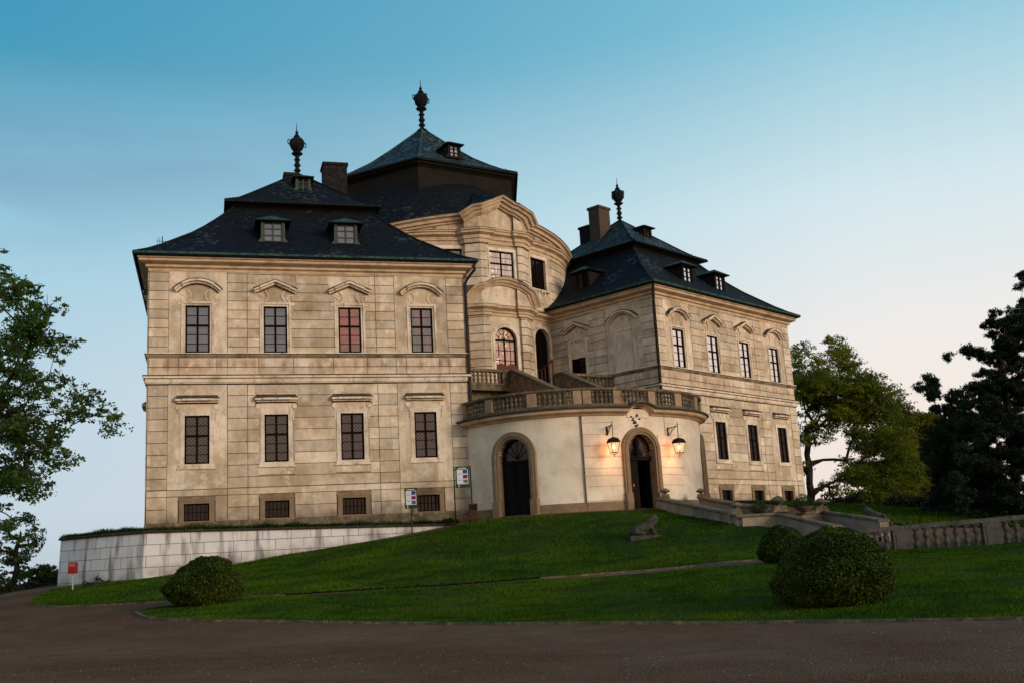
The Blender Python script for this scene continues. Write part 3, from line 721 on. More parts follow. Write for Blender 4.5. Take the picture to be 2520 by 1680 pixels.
for s in (-1,1):
    p,na=loc_frame(s*NB,RR*math.cos(R_(AW)))
    spandrel(p,na,gw,LOW[1]-gw,LOW[1],M_STUC,gw+.02)
    arch_surround(p,na,gw,LOW[0],LOW[1]-gw,.24,M_TRIM,-.14)
    arched_window(p,na,gw,LOW[0],LOW[1]-gw,G_DARK if s>0 else G_SAL)
    # upper window
    mb=MB()
    for t0,t1,y in ((0,.12,-.18),(.12,.26,-.13)):
        z0,z1=UPW
        mb.box(-gw-t1,-gw-t0,y,0,z0,z1+t1); mb.box(gw+t0,gw+t1,y,0,z0,z1+t1); mb.box(-gw-t0,gw+t0,y,0,z1+t0,z1+t1)
    mb.box(-gw-.35,gw+.35,-.2,0,z0-.12,z0)
    for k in range(5): mb.box(-gw+.1+k*.32,-gw+.24+k*.32,-.16,0,z0-.24,z0-.12)
    mb.build('window_surround',M_TRIM,castle,(p.x,p.y,0),na+HP)
    window('rot',castle,p,na,0,UPW[0],G_DARK if s>0 else G_MIX,gw,UPW[1]-UPW[0])
# bay windows
mb=MB()
for t0,t1,y in ((0,.10,-.12),(.10,.22,-.07)):
    z0,z1=17.74,19.72; w=.92
    mb.box(-w-t1,-w-t0,y,.01,z0,z1+t1); mb.box(w+t0,w+t1,y,.01,z0,z1+t1); mb.box(-w-t0,w+t0,y,.01,z1+t0,z1+t1)
mb.box(-1.18,1.18,-.14,0,17.60,17.74)
mb.build('window_surround',M_TRIM,castle,(bayw.x,bayw.y,0),brz)
G_BAYU=glassmat('pane_bay_upper',(.40,.31,.27),.02,.02,((.62,.55,.5),(4,4,.3)))
window('bay',castle,bayw,EA,0,17.74,G_BAYU,.92,1.98)
arch_surround(bayw,EA,dw,11.2,spr,.26,M_TRIM,-.06)
arched_window(bayw,EA,dw,11.2,spr,G_SAL,'window')
# red-brown wooden door wings inside the bay opening
mb=MB()
for s in (-1,1):
    a,b=sorted((s*.02,s*.80))
    pr=[(a,0),(b,0)]+[(b+(a-b)*k/6,1.15+.22*math.sin(math.pi*k/6)) for k in range(7)]
    mb.prism(pr,.0,.07)
    mb.prism([(a+.1,.15),(b-.1,.15),(b-.1,.95),(a+.1,.95)],-.03,.0)
M_REDW=mat('red_wood',(.12,.022,.012),.5,[(4,(.05,.012,.008),.4,.7,.8)])
mb.build('balcony_doors',M_REDW,castle,(bayw.x,bayw.y,10.9),brz)
# entablatures following rotunda + bay
def rotpath(r_add,a1=70):
    P=seg_arc(RR,-a1,-14.2)+[q for q in BAYC]+seg_arc(RR,14.2,a1)
    return P
ENT=[(-.2,20.16),(.06,20.16),(.06,20.40),(.14,20.44),(.14,20.66),(.26,20.72),(.38,20.78),(.38,20.9),(.48,20.96),(.48,21.04),(-.2,21.04)]
ring(rotpath(0),ENT,'entablature',M_CORN,False)
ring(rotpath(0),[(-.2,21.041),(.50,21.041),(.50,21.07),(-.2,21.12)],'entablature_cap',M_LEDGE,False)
LENT=[(-.2,15.33),(.05,15.33),(.05,15.5),(.12,15.54),(.12,15.66),(.25,15.74),(.36,15.80),(.36,15.96),(-.2,15.96)]
P=seg_arc(RR,-40,-14.2)+BAYC+seg_arc(RR,14.2,40)
ring(P,LENT,'lower_cornice',M_CORN,False)
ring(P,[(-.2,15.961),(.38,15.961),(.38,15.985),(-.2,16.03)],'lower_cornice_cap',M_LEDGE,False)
# segmental pediment over the bay door, folded at the pilasters
def fold(mb,prof_pts,thick,outs=None,mi=0):
    """moulding following bay plan: prof_pts = (s, z) with s the bay's plan coordinate; plan position from BAYC-like fold"""
    def plan(u):
        a=abs(u); s=1 if u>=0 else -1
        if a<=1.04: return bpt(10.86,u),EN
        if a<=1.66: return bpt(11.02,u),EN
        t=(a-1.66)/(2.6-1.66); return bpt(11.02-.67*t,s*(1.66+.80*t)),(EN*.77+ED*s*.64)
    rows=[]
    n=len(prof_pts)
    for i,(u,z) in enumerate(prof_pts):
        a=prof_pts[max(0,i-1)]; b=prof_pts[min(n-1,i+1)]; tx,tz=b[0]-a[0],b[1]-a[1]; l=math.hypot(tx,tz); nu,nz=-tz/l,tx/l
        row=[]
        for (t,o) in thick:
            p,nn=plan(u+nu*t*0); q=p+nn*o; row.append((q.x+ED.x*nu*t,q.y+ED.y*nu*t,z+nz*t))
        rows.append(row)
    m=len(thick); v=[q for r in rows for q in r]; f=[]
    for i in range(n-1):
        for k in range(m): f.append((i*m+k,i*m+(k+1)%m,(i+1)*m+(k+1)%m,(i+1)*m+k))
    f+=[tuple(range(m)),tuple((n-1)*m+k for k in range(m))]
    mb.add(v,f,mi)
RAK=[(0,-.15),(0,.12),(.12,.16),(.12,.26),(.26,.36),(.30,.48),(.42,.52),(.42,-.15)]
mb=MB(); w2,ri=2.42,1.42
A=arc_pts(w2,ri,32,0,16.0)
fold(mb,A,RAK); 
A2=arc_pts(w2+.02,ri+.02,32,0,16.0+.40); fold(mb,A2,[(0,-.15),(0,.54),(.05,.5),(.05,-.15)],None,1)
v=arc_pts(w2-.1,ri-.1,20,0,16.0); 
c=bpt(10.83,0); tm=MB()
o=mb.build('segmental_pediment',[M_CORN,M_LEDGE],castle)
tm.prism([(max(-1.05,min(1.05,x)),z) for x,z in v if abs(x)<=1.3]+[(1.05,16.0),(-1.05,16.0)],0,.2); tm.build('tympanum',M_STUC,castle,(c.x,c.y,0),brz)
# side tympana of pediment
for s in (-1,1):
    tm=MB()
    a,b=bpt(11.03,s*1.0),bpt(11.03,s*1.66); c2=bpt(10.50,s*2.48)
    tm.quad((a.x,a.y,16),(b.x,b.y,16),(b.x,b.y,17.0),(a.x,a.y,17.3)); tm.add([(b.x,b.y,16),(c2.x,c2.y,16),(b.x,b.y,17.0)],[(0,1,2)])
    tm.build('tympanum',M_STUC,castle)
# wall between lower pediment and upper window
# upper gable: broken pediment
GL=[(-2.6,21.86),(-1.66,22.42),(0,23.22),(1.66,22.42),(2.6,21.86)]
def dens(P,k=6):
    r=[]
    for (a,b),(c,d) in zip(P,P[1:]):
        for j in range(k): r.append((a+(c-a)*j/k,b+(d-b)*j/k))
    return r+[P[-1]]
mb=MB(); fold(mb,dens(GL),[(-.45,-.2),(-.45,.14),(-.33,.18),(-.33,.30),(-.12,.38),(-.12,.52),(.06,.60),(.06,.72),(.18,.78),(.18,-.2)])
fold(mb,[(u,z+.20) for u,z in dens(GL)],[(0,-.2),(0,.80),(.05,.76),(.05,-.2)],None,1)
mb.build('gable_cornice',[M_CORN,M_LEDGE],castle)
tm=MB(); tm.prism([(-1.05,21.05),(1.05,21.05),(1.05,22.45),(0,22.98),(-1.05,22.45)],0,.3); tm.build('tympanum',M_STUC,castle,(c.x,c.y,0),brz)
for s in (-1,1):
    tm=MB()
    a,b=bpt(11.03,s*1.0),bpt(11.0,s*1.66); c2=bpt(10.43,s*2.44)
    tm.quad((a.x,a.y,21.05),(b.x,b.y,21.05),(b.x,b.y,22.2),(a.x,a.y,22.5)); tm.quad((b.x,b.y,21.05),(c2.x,c2.y,21.05),(c2.x,c2.y,21.75),(b.x,b.y,22.2))
    tm.build('tympanum',M_STUC,castle)
# flanking raking cornices on the curved wall
mb=MB()
for s in (-1,1):
    n=22; P=[];Z=[]
    for k in range(n):
        a=s*(12.5+(58-12.5)*k/(n-1)); P.append(rang(RR,a)); t=k/(n-1); Z.append(22.15-1.05*t**.9)
    prof=[(-.3,-.42),(.12,-.42),(.16,-.3),(.30,-.26),(.34,-.08),(.52,0),(.56,.12),(-.3,.12)]
    if s<0: P=P[::-1]; Z=Z[::-1]
    mb.sweep(P,prof,False,zf=lambda i:Z[i])
    mb.sweep(P,[(-.3,.121),(.6,.121),(.6,.16),(-.3,.2)],False,1,zf=lambda i:Z[i])
    # wall behind
    pts=P; v=[];f=[]
    for i,p in enumerate(pts): v+=[(p.x,p.y,21.0),(p.x,p.y,Z[i]-.3 if Z[i]-.3>21 else 21)]
    for i in range(len(pts)-1): f.append((2*i,2*i+2,2*i+3,2*i+1))
    mb.add(v,f,0)
mb.build('raking_cornice',[M_CORN,M_LEDGE],castle)
# lower (conical) roof of the hall
mb=MB(); prof=[(11.0,21.25),(10.3,21.75),(9.4,22.7),(8.4,23.9),(7.4,25.05),(6.4,25.95),(5.9,26.2)]
n=72; v=[];f=[]
for i_,(r,z0_) in enumerate(prof):
    for k in range(n):
        z=z0_; a=360*k/n; da=(a+180)%360-180
        rr=r
        if abs(da)<=60:
            tt_=max(0,(abs(da)-12.5)/45.5); Zr=22.15-1.05*tt_**.9 if abs(da)>12.5 else 21.9
            if i_==0: rr,z=10.22,Zr+.06
            elif i_==1: rr,z=10.1,max(z,Zr+.14)
        p=rang(rr,a); v.append((p.x,p.y,z))
for i in range(len(prof)-1):
    for k in range(n): f.append((i*n+k,i*n+(k+1)%n,(i+1)*n+(k+1)%n,(i+1)*n+k))
mb.add(v,f); mb.build('hall_roof',M_SLATE,castle,smooth=True)
# saddle roof behind the gable
mb=MB(); a=bpt(11.5,0); 
v=[(*bpt(10.9,-2.4),21.9),(*bpt(11.2,0),23.35),(*bpt(10.9,2.4),21.9),(*bpt(7.5,-2.0),21.9),(*bpt(7.6,0),24.9),(*bpt(7.5,2.0),21.9)]
mb.add(v,[(0,1,4,3),(1,2,5,4)]); mb.build('gable_roof',M_SLATE,castle)
# drum and top roof
hexa=[rang(7.45,30+60*k) for k in range(6)]
mb=MB(); mb.sweep(hexa,[(-.2,23.0),(0,23.0),(0,26.72),(.16,26.84),(.36,26.94),(.36,27.06),(-.2,27.06)],True); mb.build('drum',M_BAND,castle)
h2=[rang(8.02,30+60*k) for k in range(6)]
ring(h2,[(-.5,27.061),(.03,27.061),(.07,27.16),(.03,27.22),(-.5,27.2)],'upper_gutter',M_COPD)
k6=math.cos(math.pi/6)
HEXP=[(8.03*k6,27.22),(6.9*k6,27.68),(5.8*k6,28.28),(4.4*k6,29.15),(2.8*k6,30.38),(1.7*k6,31.28),(.6*k6,32.2),(.15,32.6)]
mb=MB(); rg=concave_roof(mb,CC,EA,HEXP,6,0); mb.build('dome_roof',M_SLATEG,castle)
hp=MB(); hips(hp,rg,.075); hp.build('hip_flashing',M_COPPER,castle)
finial(CC,32.5,.76)
dormer(CC,EA,0.0,4.95,28.45,.7,1.0,2.5,G_GREY,.22,.34,M_BAND)
sg=MB()
for k in range(6):
    for j in range(8):
        t=(j+.5)/8; p=rang(7.55,30+60*k)*(1-t)+rang(7.55,90+60*k)*t; sg.tube([(p.x,p.y,27.35),(p.x,p.y,27.62)],.02,4)
sg.build('snow_guards',M_PIPE,castle)
# downpipes
def pipe(pts,r=.075):
    mb=MB(); mb.tube(pts,r,8); 
    return mb.build('downpipe',M_PIPE,castle,smooth=True)
def fp(bc,na,u,o,z): n=nrm(na); d=Vector((-n.y,n.x)); p=bc+n*(H+o)+d*u; return (p.x,p.y,z)
pipe([fp(cL,nL,H+.62,.60,16.3),fp(cL,nL,H+.62,.58,15.9),fp(cL,nL,H+.30,.35,15.5),fp(cL,nL,H+.14,.16,15.2),fp(cL,nL,H+.14,.14,9.0),fp(cL,nL,H+.14,.14,2.2)],.085)
pipe([fp(cR,nR,-H-.60,.60,16.3),fp(cR,nR,-H-.55,.5,15.95),fp(cR,nR,-H-.12,.16,15.3),fp(cR,nR,-H-.12,.15,7.4)],.095)
# tv aerial on the left roof hip
mb=MB(); q=cL+nrm(nL)*7.55-Vector((-nrm(nL).y,nrm(nL).x))*7.75
mb.tube([(q.x,q.y,17.1),(q.x,q.y,17.75)],.02,4); mb.tube([(q.x-.3,q.y,17.5),(q.x+.25,q.y,17.45)],.015,4)
for k in range(3): mb.tube([(q.x-.28+k*.12,q.y,17.3),(q.x-.28+k*.12,q.y,17.7)],.01,4)
mb.build('aerial',M_PIPE,castle)
# ------------------------------------------------------------------ entrance porch
def porch_pt(t,off=0,a=6.9,b=7.65,d0=17,p=2.3):
    c,s=math.cos(t),math.sin(t)
    b=6.95 if s<0 else b; return (d0+(a+off)*abs(c)**(2/p), (b+off)*math.copysign(abs(s)**(2/p),s))
class Porch:
    def __init__(s,off=0,n=400):
        ts=[-HP+math.pi*k/n for k in range(n+1)]; s.p=[pd(*porch_pt(t,off)) for t in ts]
        S_=[0]
        for a,b in zip(s.p,s.p[1:]): S_.append(S_[-1]+(b-a).length)
        mid=S_[n//2]; s.s=[q-mid for q in S_]
    def at(s,x):
        x=max(s.s[0],min(s.s[-1],x)); import bisect
        i=min(len(s.s)-2,max(0,bisect.bisect_right(s.s,x)-1)); f=(x-s.s[i])/max(1e-9,(s.s[i+1]-s.s[i]))
        p=s.p[i].lerp(s.p[i+1],f); j0=max(0,i-3); j1=min(len(s.p)-1,i+4); d=(s.p[j1]-s.p[j0]).normalized(); return p,d
    def path(s,a,b,st=.35):
        n=max(2,int(abs(b-a)/st)+2); return [s.at(a+(b-a)*k/(n-1))[0] for k in range(n)]
PO=Porch(); SM=PO.s[-1]; S0_=PO.s[0]
DL=-7.15; DLW=.92; PW=.86; PS=-.08
def curved_wall(mb,a,b,z0,z1,holes,st=.3,th=.5,off=0,mi=0):
    n=max(2,int((b-a)/st)); ss=sorted(set([a+(b-a)*k/n for k in range(n+1)]+[h for q in holes for h in q[:2] if a<h<b])); zs=sorted(set([z0,z1]+[h for q in holes for h in q[2:] if z0<h<z1]))
    for p,q in zip(ss,ss[1:]):
        for c,d in zip(zs,zs[1:]):
            if any(h[0]<(p+q)/2<h[1] and h[2]<(c+d)/2<h[3] for h in holes): continue
            A,dA=PO.at(p); B,dB=PO.at(q); A=A+Vector((dA.y,-dA.x))*off; B=B+Vector((dB.y,-dB.x))*off
            mb.quad((A.x,A.y,c),(B.x,B.y,c),(B.x,B.y,d),(A.x,A.y,d),mi)
doorsP=[(DL-DLW,DL+DLW,1.0,6.08),(PS-PW,PS+PW,1.0,6.02),(-DL-DLW,-DL+DLW,1.0,6.08)]
mb=MB(); curved_wall(mb,S0_,SM,.8,7.2,doorsP)
mb.build('porch_wall',M_PORCH,castle)
# plinth stones
segs=[(S0_,DL-DLW-.35),(DL+DLW+.35,-3.42),(-3.38,PS-PW-.35),(PS+PW+.35,3.3),(3.34,-DL-DLW-.35),(-DL+DLW+.35,SM)]
for a,b in segs:
    if b-a>.2: mb=MB(); mb.sweep(PO.path(a,b),[(-.1,.8),(.07,.8),(.07,2.52),(.03,2.56),(-.1,2.56)]); mb.build('porch_plinth',M_STONE,castle)
mb=MB()
zc=[2.60,3.45,4.02,4.50,5.10,5.68,6.26,6.92]
zc=[2.60,3.33,3.88,4.25,4.83,5.43,6.02,6.62,6.98]
for a,b in ((-3.40,PS-PW-.36),(PS+PW+.36,3.22)):
    mb=MB()
    for z0,z1 in zip(zc,zc[1:]):
        aa,bb=a,b
        if z0>5.9:
            if a<0: bb=-1.75
            else: aa=1.75
        mb.sweep(PO.path(aa,bb),[(-.02,z0+.018),(.045,z0+.018),(.045,z1-.018),(-.02,z1-.018)])
    mb.build('porch_blocks',M_PORCH,castle)
mb=MB()
for a,b in ((-3.47,-3.42),): mb.sweep(PO.path(a,b),[(-.02,2.5),(.09,2.5),(.09,7.0),(-.02,7.0)])
mb.build('porch_joint',M_OLD,castle)
def dens_s(a,b,st=.25):
    n=int((b-a)/st)+1; return [a+(b-a)*k/n for k in range(n+1)]
ss=[x for x in dens_s(S0_,SM)]+[PS+.1*k for k in range(-12,13)]; ss=sorted(set(round(x,3) for x in ss))
pts=[PO.at(x)[0] for x in ss]
def bump(x):
    a=abs(x-PS)/.78
    return .42*math.cos(a*math.pi/2)**.6 if a<1 else 0
zf=lambda i: bump(ss[i])
mb=MB(); mb.sweep(pts,[(-.2,7.02),(.10,7.02),(.16,7.10),(.34,7.14),(.42,7.18),(.46,7.28),(.50,7.32),(-.2,7.33)],zf=zf)
mb.build('porch_cornice',M_CORN,castle)
mb=MB(); mb.sweep(pts,[(-.2,7.331),(.55,7.325),(.60,7.37),(.56,7.44),(.2,7.52),(-.2,7.53)],zf=lambda i:bump(ss[i])*.6); mb.build('cornice_cap',M_LEDGE,castle)
# filling behind the bump
mb=MB(); mb.sweep([PO.at(PS+.08*k)[0] for k in range(-9,10)],[(-.15,6.9),(.05,6.9),(.05,7.35),(-.15,7.35)]); mb.build('porch_wall',M_PORCH,castle)
# terrace floor
mb=MB(); P=[(p.x,p.y,7.45) for p in PO.path(S0_,SM,.5)]+[(*pd(9.5,7.6),7.45),(*pd(9.5,-7.6),7.45)]
mb.add(P,[tuple(range(len(P)))]); mb.build('terrace_floor',M_STONE,castle)
# balustrade of the terrace
def baluster_mesh(h=.68,r=1.0):
    mb=MB(); w=.085*r
    mb.box(-w,w,-w,w,0,.05)
    prof=[(.07,.05),(.075,.08),(.045,.11),(.085,.19),(.092,.25),(.06,.31),(.045,.335),(.06,.345),(.06,.365),(.045,.375),(.06,.40),(.088,.45),(.082,.52),(.045,.59),(.07,.62),(.07,.64)]
    k=(h-.05)/.64
    mb.lathe([(a*r,z*k if z>.05 else z) for a,z in prof],10); mb.box(-w,w,-w,w,h-.045,h)
    o=mb.build('baluster',M_OLD); d=o.data; bpy.data.objects.remove(o); return d
BAL=baluster_mesh(); BALG=baluster_mesh(.80,1.35); BALG.materials.clear(); BALG.materials.append(M_GREY)
PB=Porch(.05)
peds=[(-10.7,.45),(-8.5,.46),(-5.95,.5),(-3.60,.44),(-3.10,.44),(-1.43,.44),(.80,.46),(2.87,.6),(5.0,.46),(7.6,.46),(10.9,.45)]
mb=MB(); pth=PB.path(PB.s[0],PB.s[-1],.3)
mb.sweep(pth,[(-.14,7.46),(.16,7.46),(.16,7.58),(.12,7.60),(-.14,7.60)]); 
rail=mb.build('balustrade',M_OLD,castle)
mb=MB(); mb.sweep(pth,[(-.15,8.30),(.14,8.30),(.20,8.36),(.20,8.45),(-.18,8.45)]); mb.build('rail',M_OLD,rail,(0,0,0)) 
# parts use world-space meshes: neutralise the parent's offset
def fix_child(o): 
    pass
M_PED=mat('pedestal_stone',(.31,.205,.125),.95,[(1.3,(.16,.12,.08),.42,.66,.9),(5,(.42,.30,.19),.5,.72,.6)],bump=(18,.5,.02))
for i,(s0,w) in enumerate(peds):
    mb=MB(); mb.sweep(PB.path(s0-w/2,s0+w/2,.2),[(-.17,7.60),(.17,7.60),(.17,8.30),(-.17,8.30)]); mb.build('pedestal',M_PED,rail)
nb=0
for (a,wa),(b,wb_) in zip(peds,peds[1:]):
    g0,g1=a+wa/2,b-wb_/2; n=max(0,int(round((g1-g0)/.265)))
    if g1-g0<.3: continue
    for k in range(n):
        s0=g0+(g1-g0)*(k+.5)/n; p,d=PB.at(s0)
        q=bpy.data.objects.new('baluster',BAL); col.objects.link(q); q.parent=rail; nb+=1
        q.location=(p.x,p.y,7.605); q.rotation_euler=(0,0,math.atan2(d.y,d.x))
        q.location=Vector((p.x,p.y,7.605))
# porch openings
def doorframe(s0,w,spr,z0,name='door_surround'):
    p,d=PO.at(s0); na=math.atan2(-d.x,d.y) if False else math.atan2(-d.x*1,d.y*1)
    n=Vector((d.y,-d.x)); na=math.atan2(n.y,n.x)
    back=PO.at(s0-w)[0]; sag=(p-(PO.at(s0-w)[0]+PO.at(s0+w)[0])/2).length
    pp=p-n*sag
    mb=MB(); k=18
    out=[(-w,z0)]+[(-w*math.cos(math.pi*j/k),spr+w*math.sin(math.pi*j/k)) for j in range(k+1)]+[(w,z0)]
    mb.ribbon(out,0,.12,-.16,.45); mb.ribbon(out,.12,.26,-.22,.02); mb.ribbon(out,.26,.37,-.16,.02)
    for sg_ in (-1,1):
        a,b=sorted((sg_*(w-.003),sg_*(w+.40))); mb.box(a,b,-.26,.3,z0,z0+.95)
    # spandrel up to the rectangular hole
    sp_=MB(); top=spr+w
    for sg_ in (-1,1):
        arc=[(sg_*w*math.cos(HP*j/12),spr+w*math.sin(HP*j/12)) for j in range(13)]
        sp_.prism([(sg_*(w+.05),top+.02),(sg_*(w+.05),spr)]+arc,-.004,.4)
    sp_.build('porch_wall',M_PORCH,castle,(pp.x,pp.y,0),na+HP)
    mb.build(name,M_STONE,castle,(pp.x,pp.y,0),na+HP)
    return pp,na
M_DOOR=mat('old_door_wood',(.005,.0035,.003),.8,[(3,(.014,.009,.006),.4,.7,.8,(1,1,.2))])
def doorleaf(w,h,x0,name='door_leaf'):
    mb=MB(); mb.box(x0,x0+w,0,.07,0,h)
    for z0,z1 in ((.15,.8),(.95,h-.95),(h-.8,h-.15)):
        mb.box(x0+.12,x0+w-.12,-.03,0,z0,z1); mb.box(x0+.2,x0+w-.2,-.05,-.03,z0+.08,z1-.08)
    return mb
# left (closed) doorway
for s0 in (DL,-DL):
    pp,na=doorframe(s0,DLW,6.08-DLW,1.95)
    mb=MB()
    for x in (-DLW+.01,.01): 
        q=doorleaf(DLW-.02,2.85,x); mb.add(q.v,q.f)
    mb.box(-DLW,DLW,-.05,.1,2.85,3.0)
    o=mb.build('door',M_DOOR,castle,(pp.x+.30*-math.cos(na),pp.y-.30*math.sin(na),1.98),na+HP)
    g=MB(); k=16; spr=6.08-DLW-1.98
    g.prism([(-DLW,3.0)]+[(-DLW*math.cos(math.pi*j/k),spr+DLW*math.sin(math.pi*j/k)) for j in range(k+1)]+[(DLW,3.0)],.04,.06); g.build('pane',G_DARK,o)
    g=MB()
    for j in range(1,6):
        a=math.pi*j/6; g.tube([(0,.02,3.05),(-DLW*.98*math.cos(a),.02,spr+DLW*.98*math.sin(a))],.02,4)
    g.build('muntins',M_DOOR,o)
# main portal with one leaf open
pp,na=doorframe(PS,PW,6.02-PW,2.0)
n=nrm(na)
oz=2.03; bx=(pp.x-n.x*.30,pp.y-n.y*.30,oz); spr=6.02-PW-oz
mb=doorleaf(PW-.03,2.62,-PW+.01); 
dl=tag(mb.build('door',M_DOOR,castle,bx,na+HP),'closed dark panelled door leaf')
mb=MB(); mb.lathe([(.0,-.1),(.05,-.06),(.055,0),(.05,.06),(.0,.1)],8,(-PW+.42,-.07,1.32)); 
M_BRASS=mat('brass',(.45,.22,.12),.3,metal=.8); mb.build('knocker',M_BRASS,dl)
mb=MB(); q=doorleaf(PW-.03,2.62,0); mb.add(q.v,q.f)
o=mb.build('door',M_DOOR,castle,(pp.x-n.x*.38+(-n.y)*0,pp.y-n.y*.38,oz),na+HP)
hinge=Vector((pp.x,pp.y))-n*.36+Vector((-n.y,n.x))*(PW-.02)
tag(o,'door leaf standing open into the dark hall'); place(o,(hinge.x,hinge.y,oz),na+HP+R_(-98)+math.pi,castle); 
mb=MB(); mb.box(-PW,PW,-.10,.16,2.64,2.84); mb.box(-PW,PW,-.14,.18,2.78,2.84)
tr=mb.build('transom',M_DOOR,castle,bx,na+HP)
# fanlight iron grille
mb=MB(); z0=2.86; hh=spr+PW-z0
cx=0
for sg_ in (-1,1):
    for j in range(9):
        a=HP*(j+.5)/9; r1=PW*.97
        mb.tube([(sg_*.15+sg_*.08*math.cos(a),0,z0+.1*math.sin(a)),(sg_*min(PW*.97,.12+ (PW-.12)*math.cos(a)),0,z0+hh*.97*math.sin(a))],.016,4)
    for q in (.35,.58,.8):
        mb.tube([(sg_*(.12+(PW-.12)*q*math.cos(HP*j/8)),0,z0+hh*q*math.sin(HP*j/8)) for j in range(9)],.013,4)
mb.lathe([(.10,0),(.14,.1),(.16,.3),(.12,.5),(.17,.62),(.15,.8),(.08,.95),(.0,1.0)],10,(0,0,z0),0)
mb.tube([(-PW*math.cos(math.pi*j/16)*.98,0,spr+PW*.98*math.sin(math.pi*j/16)) for j in range(17)],.04,5)
mb.build('fanlight_grille',M_DOOR,tr,(0,0,0))
g=MB(); g.prism([(-PW*.97,z0),(-PW*.97,spr)]+[(-PW*.96*math.cos(math.pi*j/14),spr+PW*.96*math.sin(math.pi*j/14)) for j in range(15)]+[(PW*.97,z0)],.10,.12)
g.build('pane',glassmat('pane_fan',(.33,.22,.15),.25,.1,((.2,.12,.08),(4,4,4))),tr)
# dark hall behind the open door
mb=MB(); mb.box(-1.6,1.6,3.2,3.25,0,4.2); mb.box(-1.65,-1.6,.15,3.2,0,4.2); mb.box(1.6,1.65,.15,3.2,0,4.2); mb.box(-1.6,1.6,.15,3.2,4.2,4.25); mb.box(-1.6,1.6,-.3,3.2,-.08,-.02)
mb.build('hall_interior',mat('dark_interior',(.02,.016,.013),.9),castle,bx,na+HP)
# plaster cartouche remnants above the portal
mb=MB()
for k in range(16):
    a=RNG.uniform(-1,1); z=RNG.uniform(6.45,7.05); s0=PS-.15+a*.35*(z-6.2)/.8
    p,d=PO.at(s0); r=RNG.uniform(.05,.12); mb.lathe([(0,-r*.6),(r*.8,-r*.3),(r,0),(r*.8,r*.3),(0,r*.6)],6,(p.x,p.y,z))
mb.build('cartouche',M_LEDGE,castle)
# upper stair: flight along the axis, landing and parapets
lf=lambda d,u,z:(*pd(d,u),z)
mb=MB()
for k in range(15):
    d=14.2+k*.40; z=10.15-.18*(k+1)
    P=[pd(d,-1.6),pd(d+.42,-1.6),pd(d+.42,1.6),pd(d,1.6)]
    mb.add([(p.x,p.y,zz) for zz in (7.4,z) for p in P],[(3,2,1,0),(4,5,6,7),(0,1,5,4),(1,2,6,5),(2,3,7,6),(3,0,4,7)])
def slab(mb,d0,d1,u0,u1,z0,z1,mi=0):
    P=[pd(d0,u0),pd(d1,u0),pd(d1,u1),pd(d0,u1)]
    mb.add([(p.x,p.y,zz) for zz in (z0,z1) for p in P],[(3,2,1,0),(4,5,6,7),(0,1,5,4),(1,2,6,5),(2,3,7,6),(3,0,4,7)],mi)
slab(mb,10.0,14.2,-6.2,6.2,9.85,10.15); slab(mb,10.2,13.6,-5.6,5.6,7.4,9.85)
st=mb.build('upper_stair',M_OLD,castle)
def dprism(mb,poly,u0,u1,mi=0):  # poly in (d,z)
    n_=len(poly); v=[lf(d,u0,z) for d,z in poly]+[lf(d,u1,z) for d,z in poly]
    mb.add(v,[tuple(range(n_)),tuple(range(2*n_-1,n_-1,-1))]+[(i,(i+1)%n_,n_+(i+1)%n_,n_+i) for i in range(n_)],mi)
M_BRICK=mat('eroded_brick',(.20,.115,.065),.95,[(2.5,(.09,.06,.04),.42,.62,.9),(7,(.34,.24,.14),.5,.66,.8)],bump=(10,.9,.05))
for s in (-1,1):
    mb=MB(); a,b=sorted((s*1.62,s*1.98))
    dprism(mb,[(13.6,7.4),(20.2,7.4),(20.2,8.55),(14.5,10.98),(13.6,10.98)],a,b)
    a,b=sorted((s*1.55,s*2.06))
    dprism(mb,[(13.5,10.98),(14.55,10.98),(20.3,8.52),(20.3,8.68),(14.55,11.14),(13.5,11.14)],a,b,1)
    mb.build('stair_parapet',[M_BRICK,M_OLD],castle)
    # landing balustrade
    mb=MB(); a,b=sorted((s*2.0,s*6.1)); slab(mb,13.98,14.24,a,b,10.15,10.28); slab(mb,13.95,14.27,a,b,10.98,11.14)
    a,b=sorted((s*2.06,s*2.5)); slab(mb,13.97,14.23,a,b,10.28,10.98)
    lb=mb.build('landing_balustrade',M_OLD,castle)
    for k in range(12):
        u=s*(2.68+k*.29); p=pd(14.1,u); q=bpy.data.objects.new('baluster',BAL); col.objects.link(q); q.parent=lb; q.location=(p.x,p.y,10.285); q.rotation_euler=(0,0,EA)
# iron/wood gate leaf at the top of the stair
mb=MB()
for k in range(5):
    p=pd(11.6+k*.42,1.75); mb.tube([(p.x,p.y,10.15),(p.x,p.y,11.7+.35*(k/4)**2)],.03,5)
P=[lf(11.6+k*.21,1.75,11.7+.4*(k/8)**2) for k in range(9)]; mb.tube(P,.05,6); mb.tube([lf(11.6,1.75,10.4),lf(13.3,1.75,10.4)],.03,5)
p=pd(13.35,1.75); mb.box(p.x-.06,p.x+.06,p.y-.06,p.y+.06,10.15,12.15)
mb.build('stair_gate',M_REDW,castle)

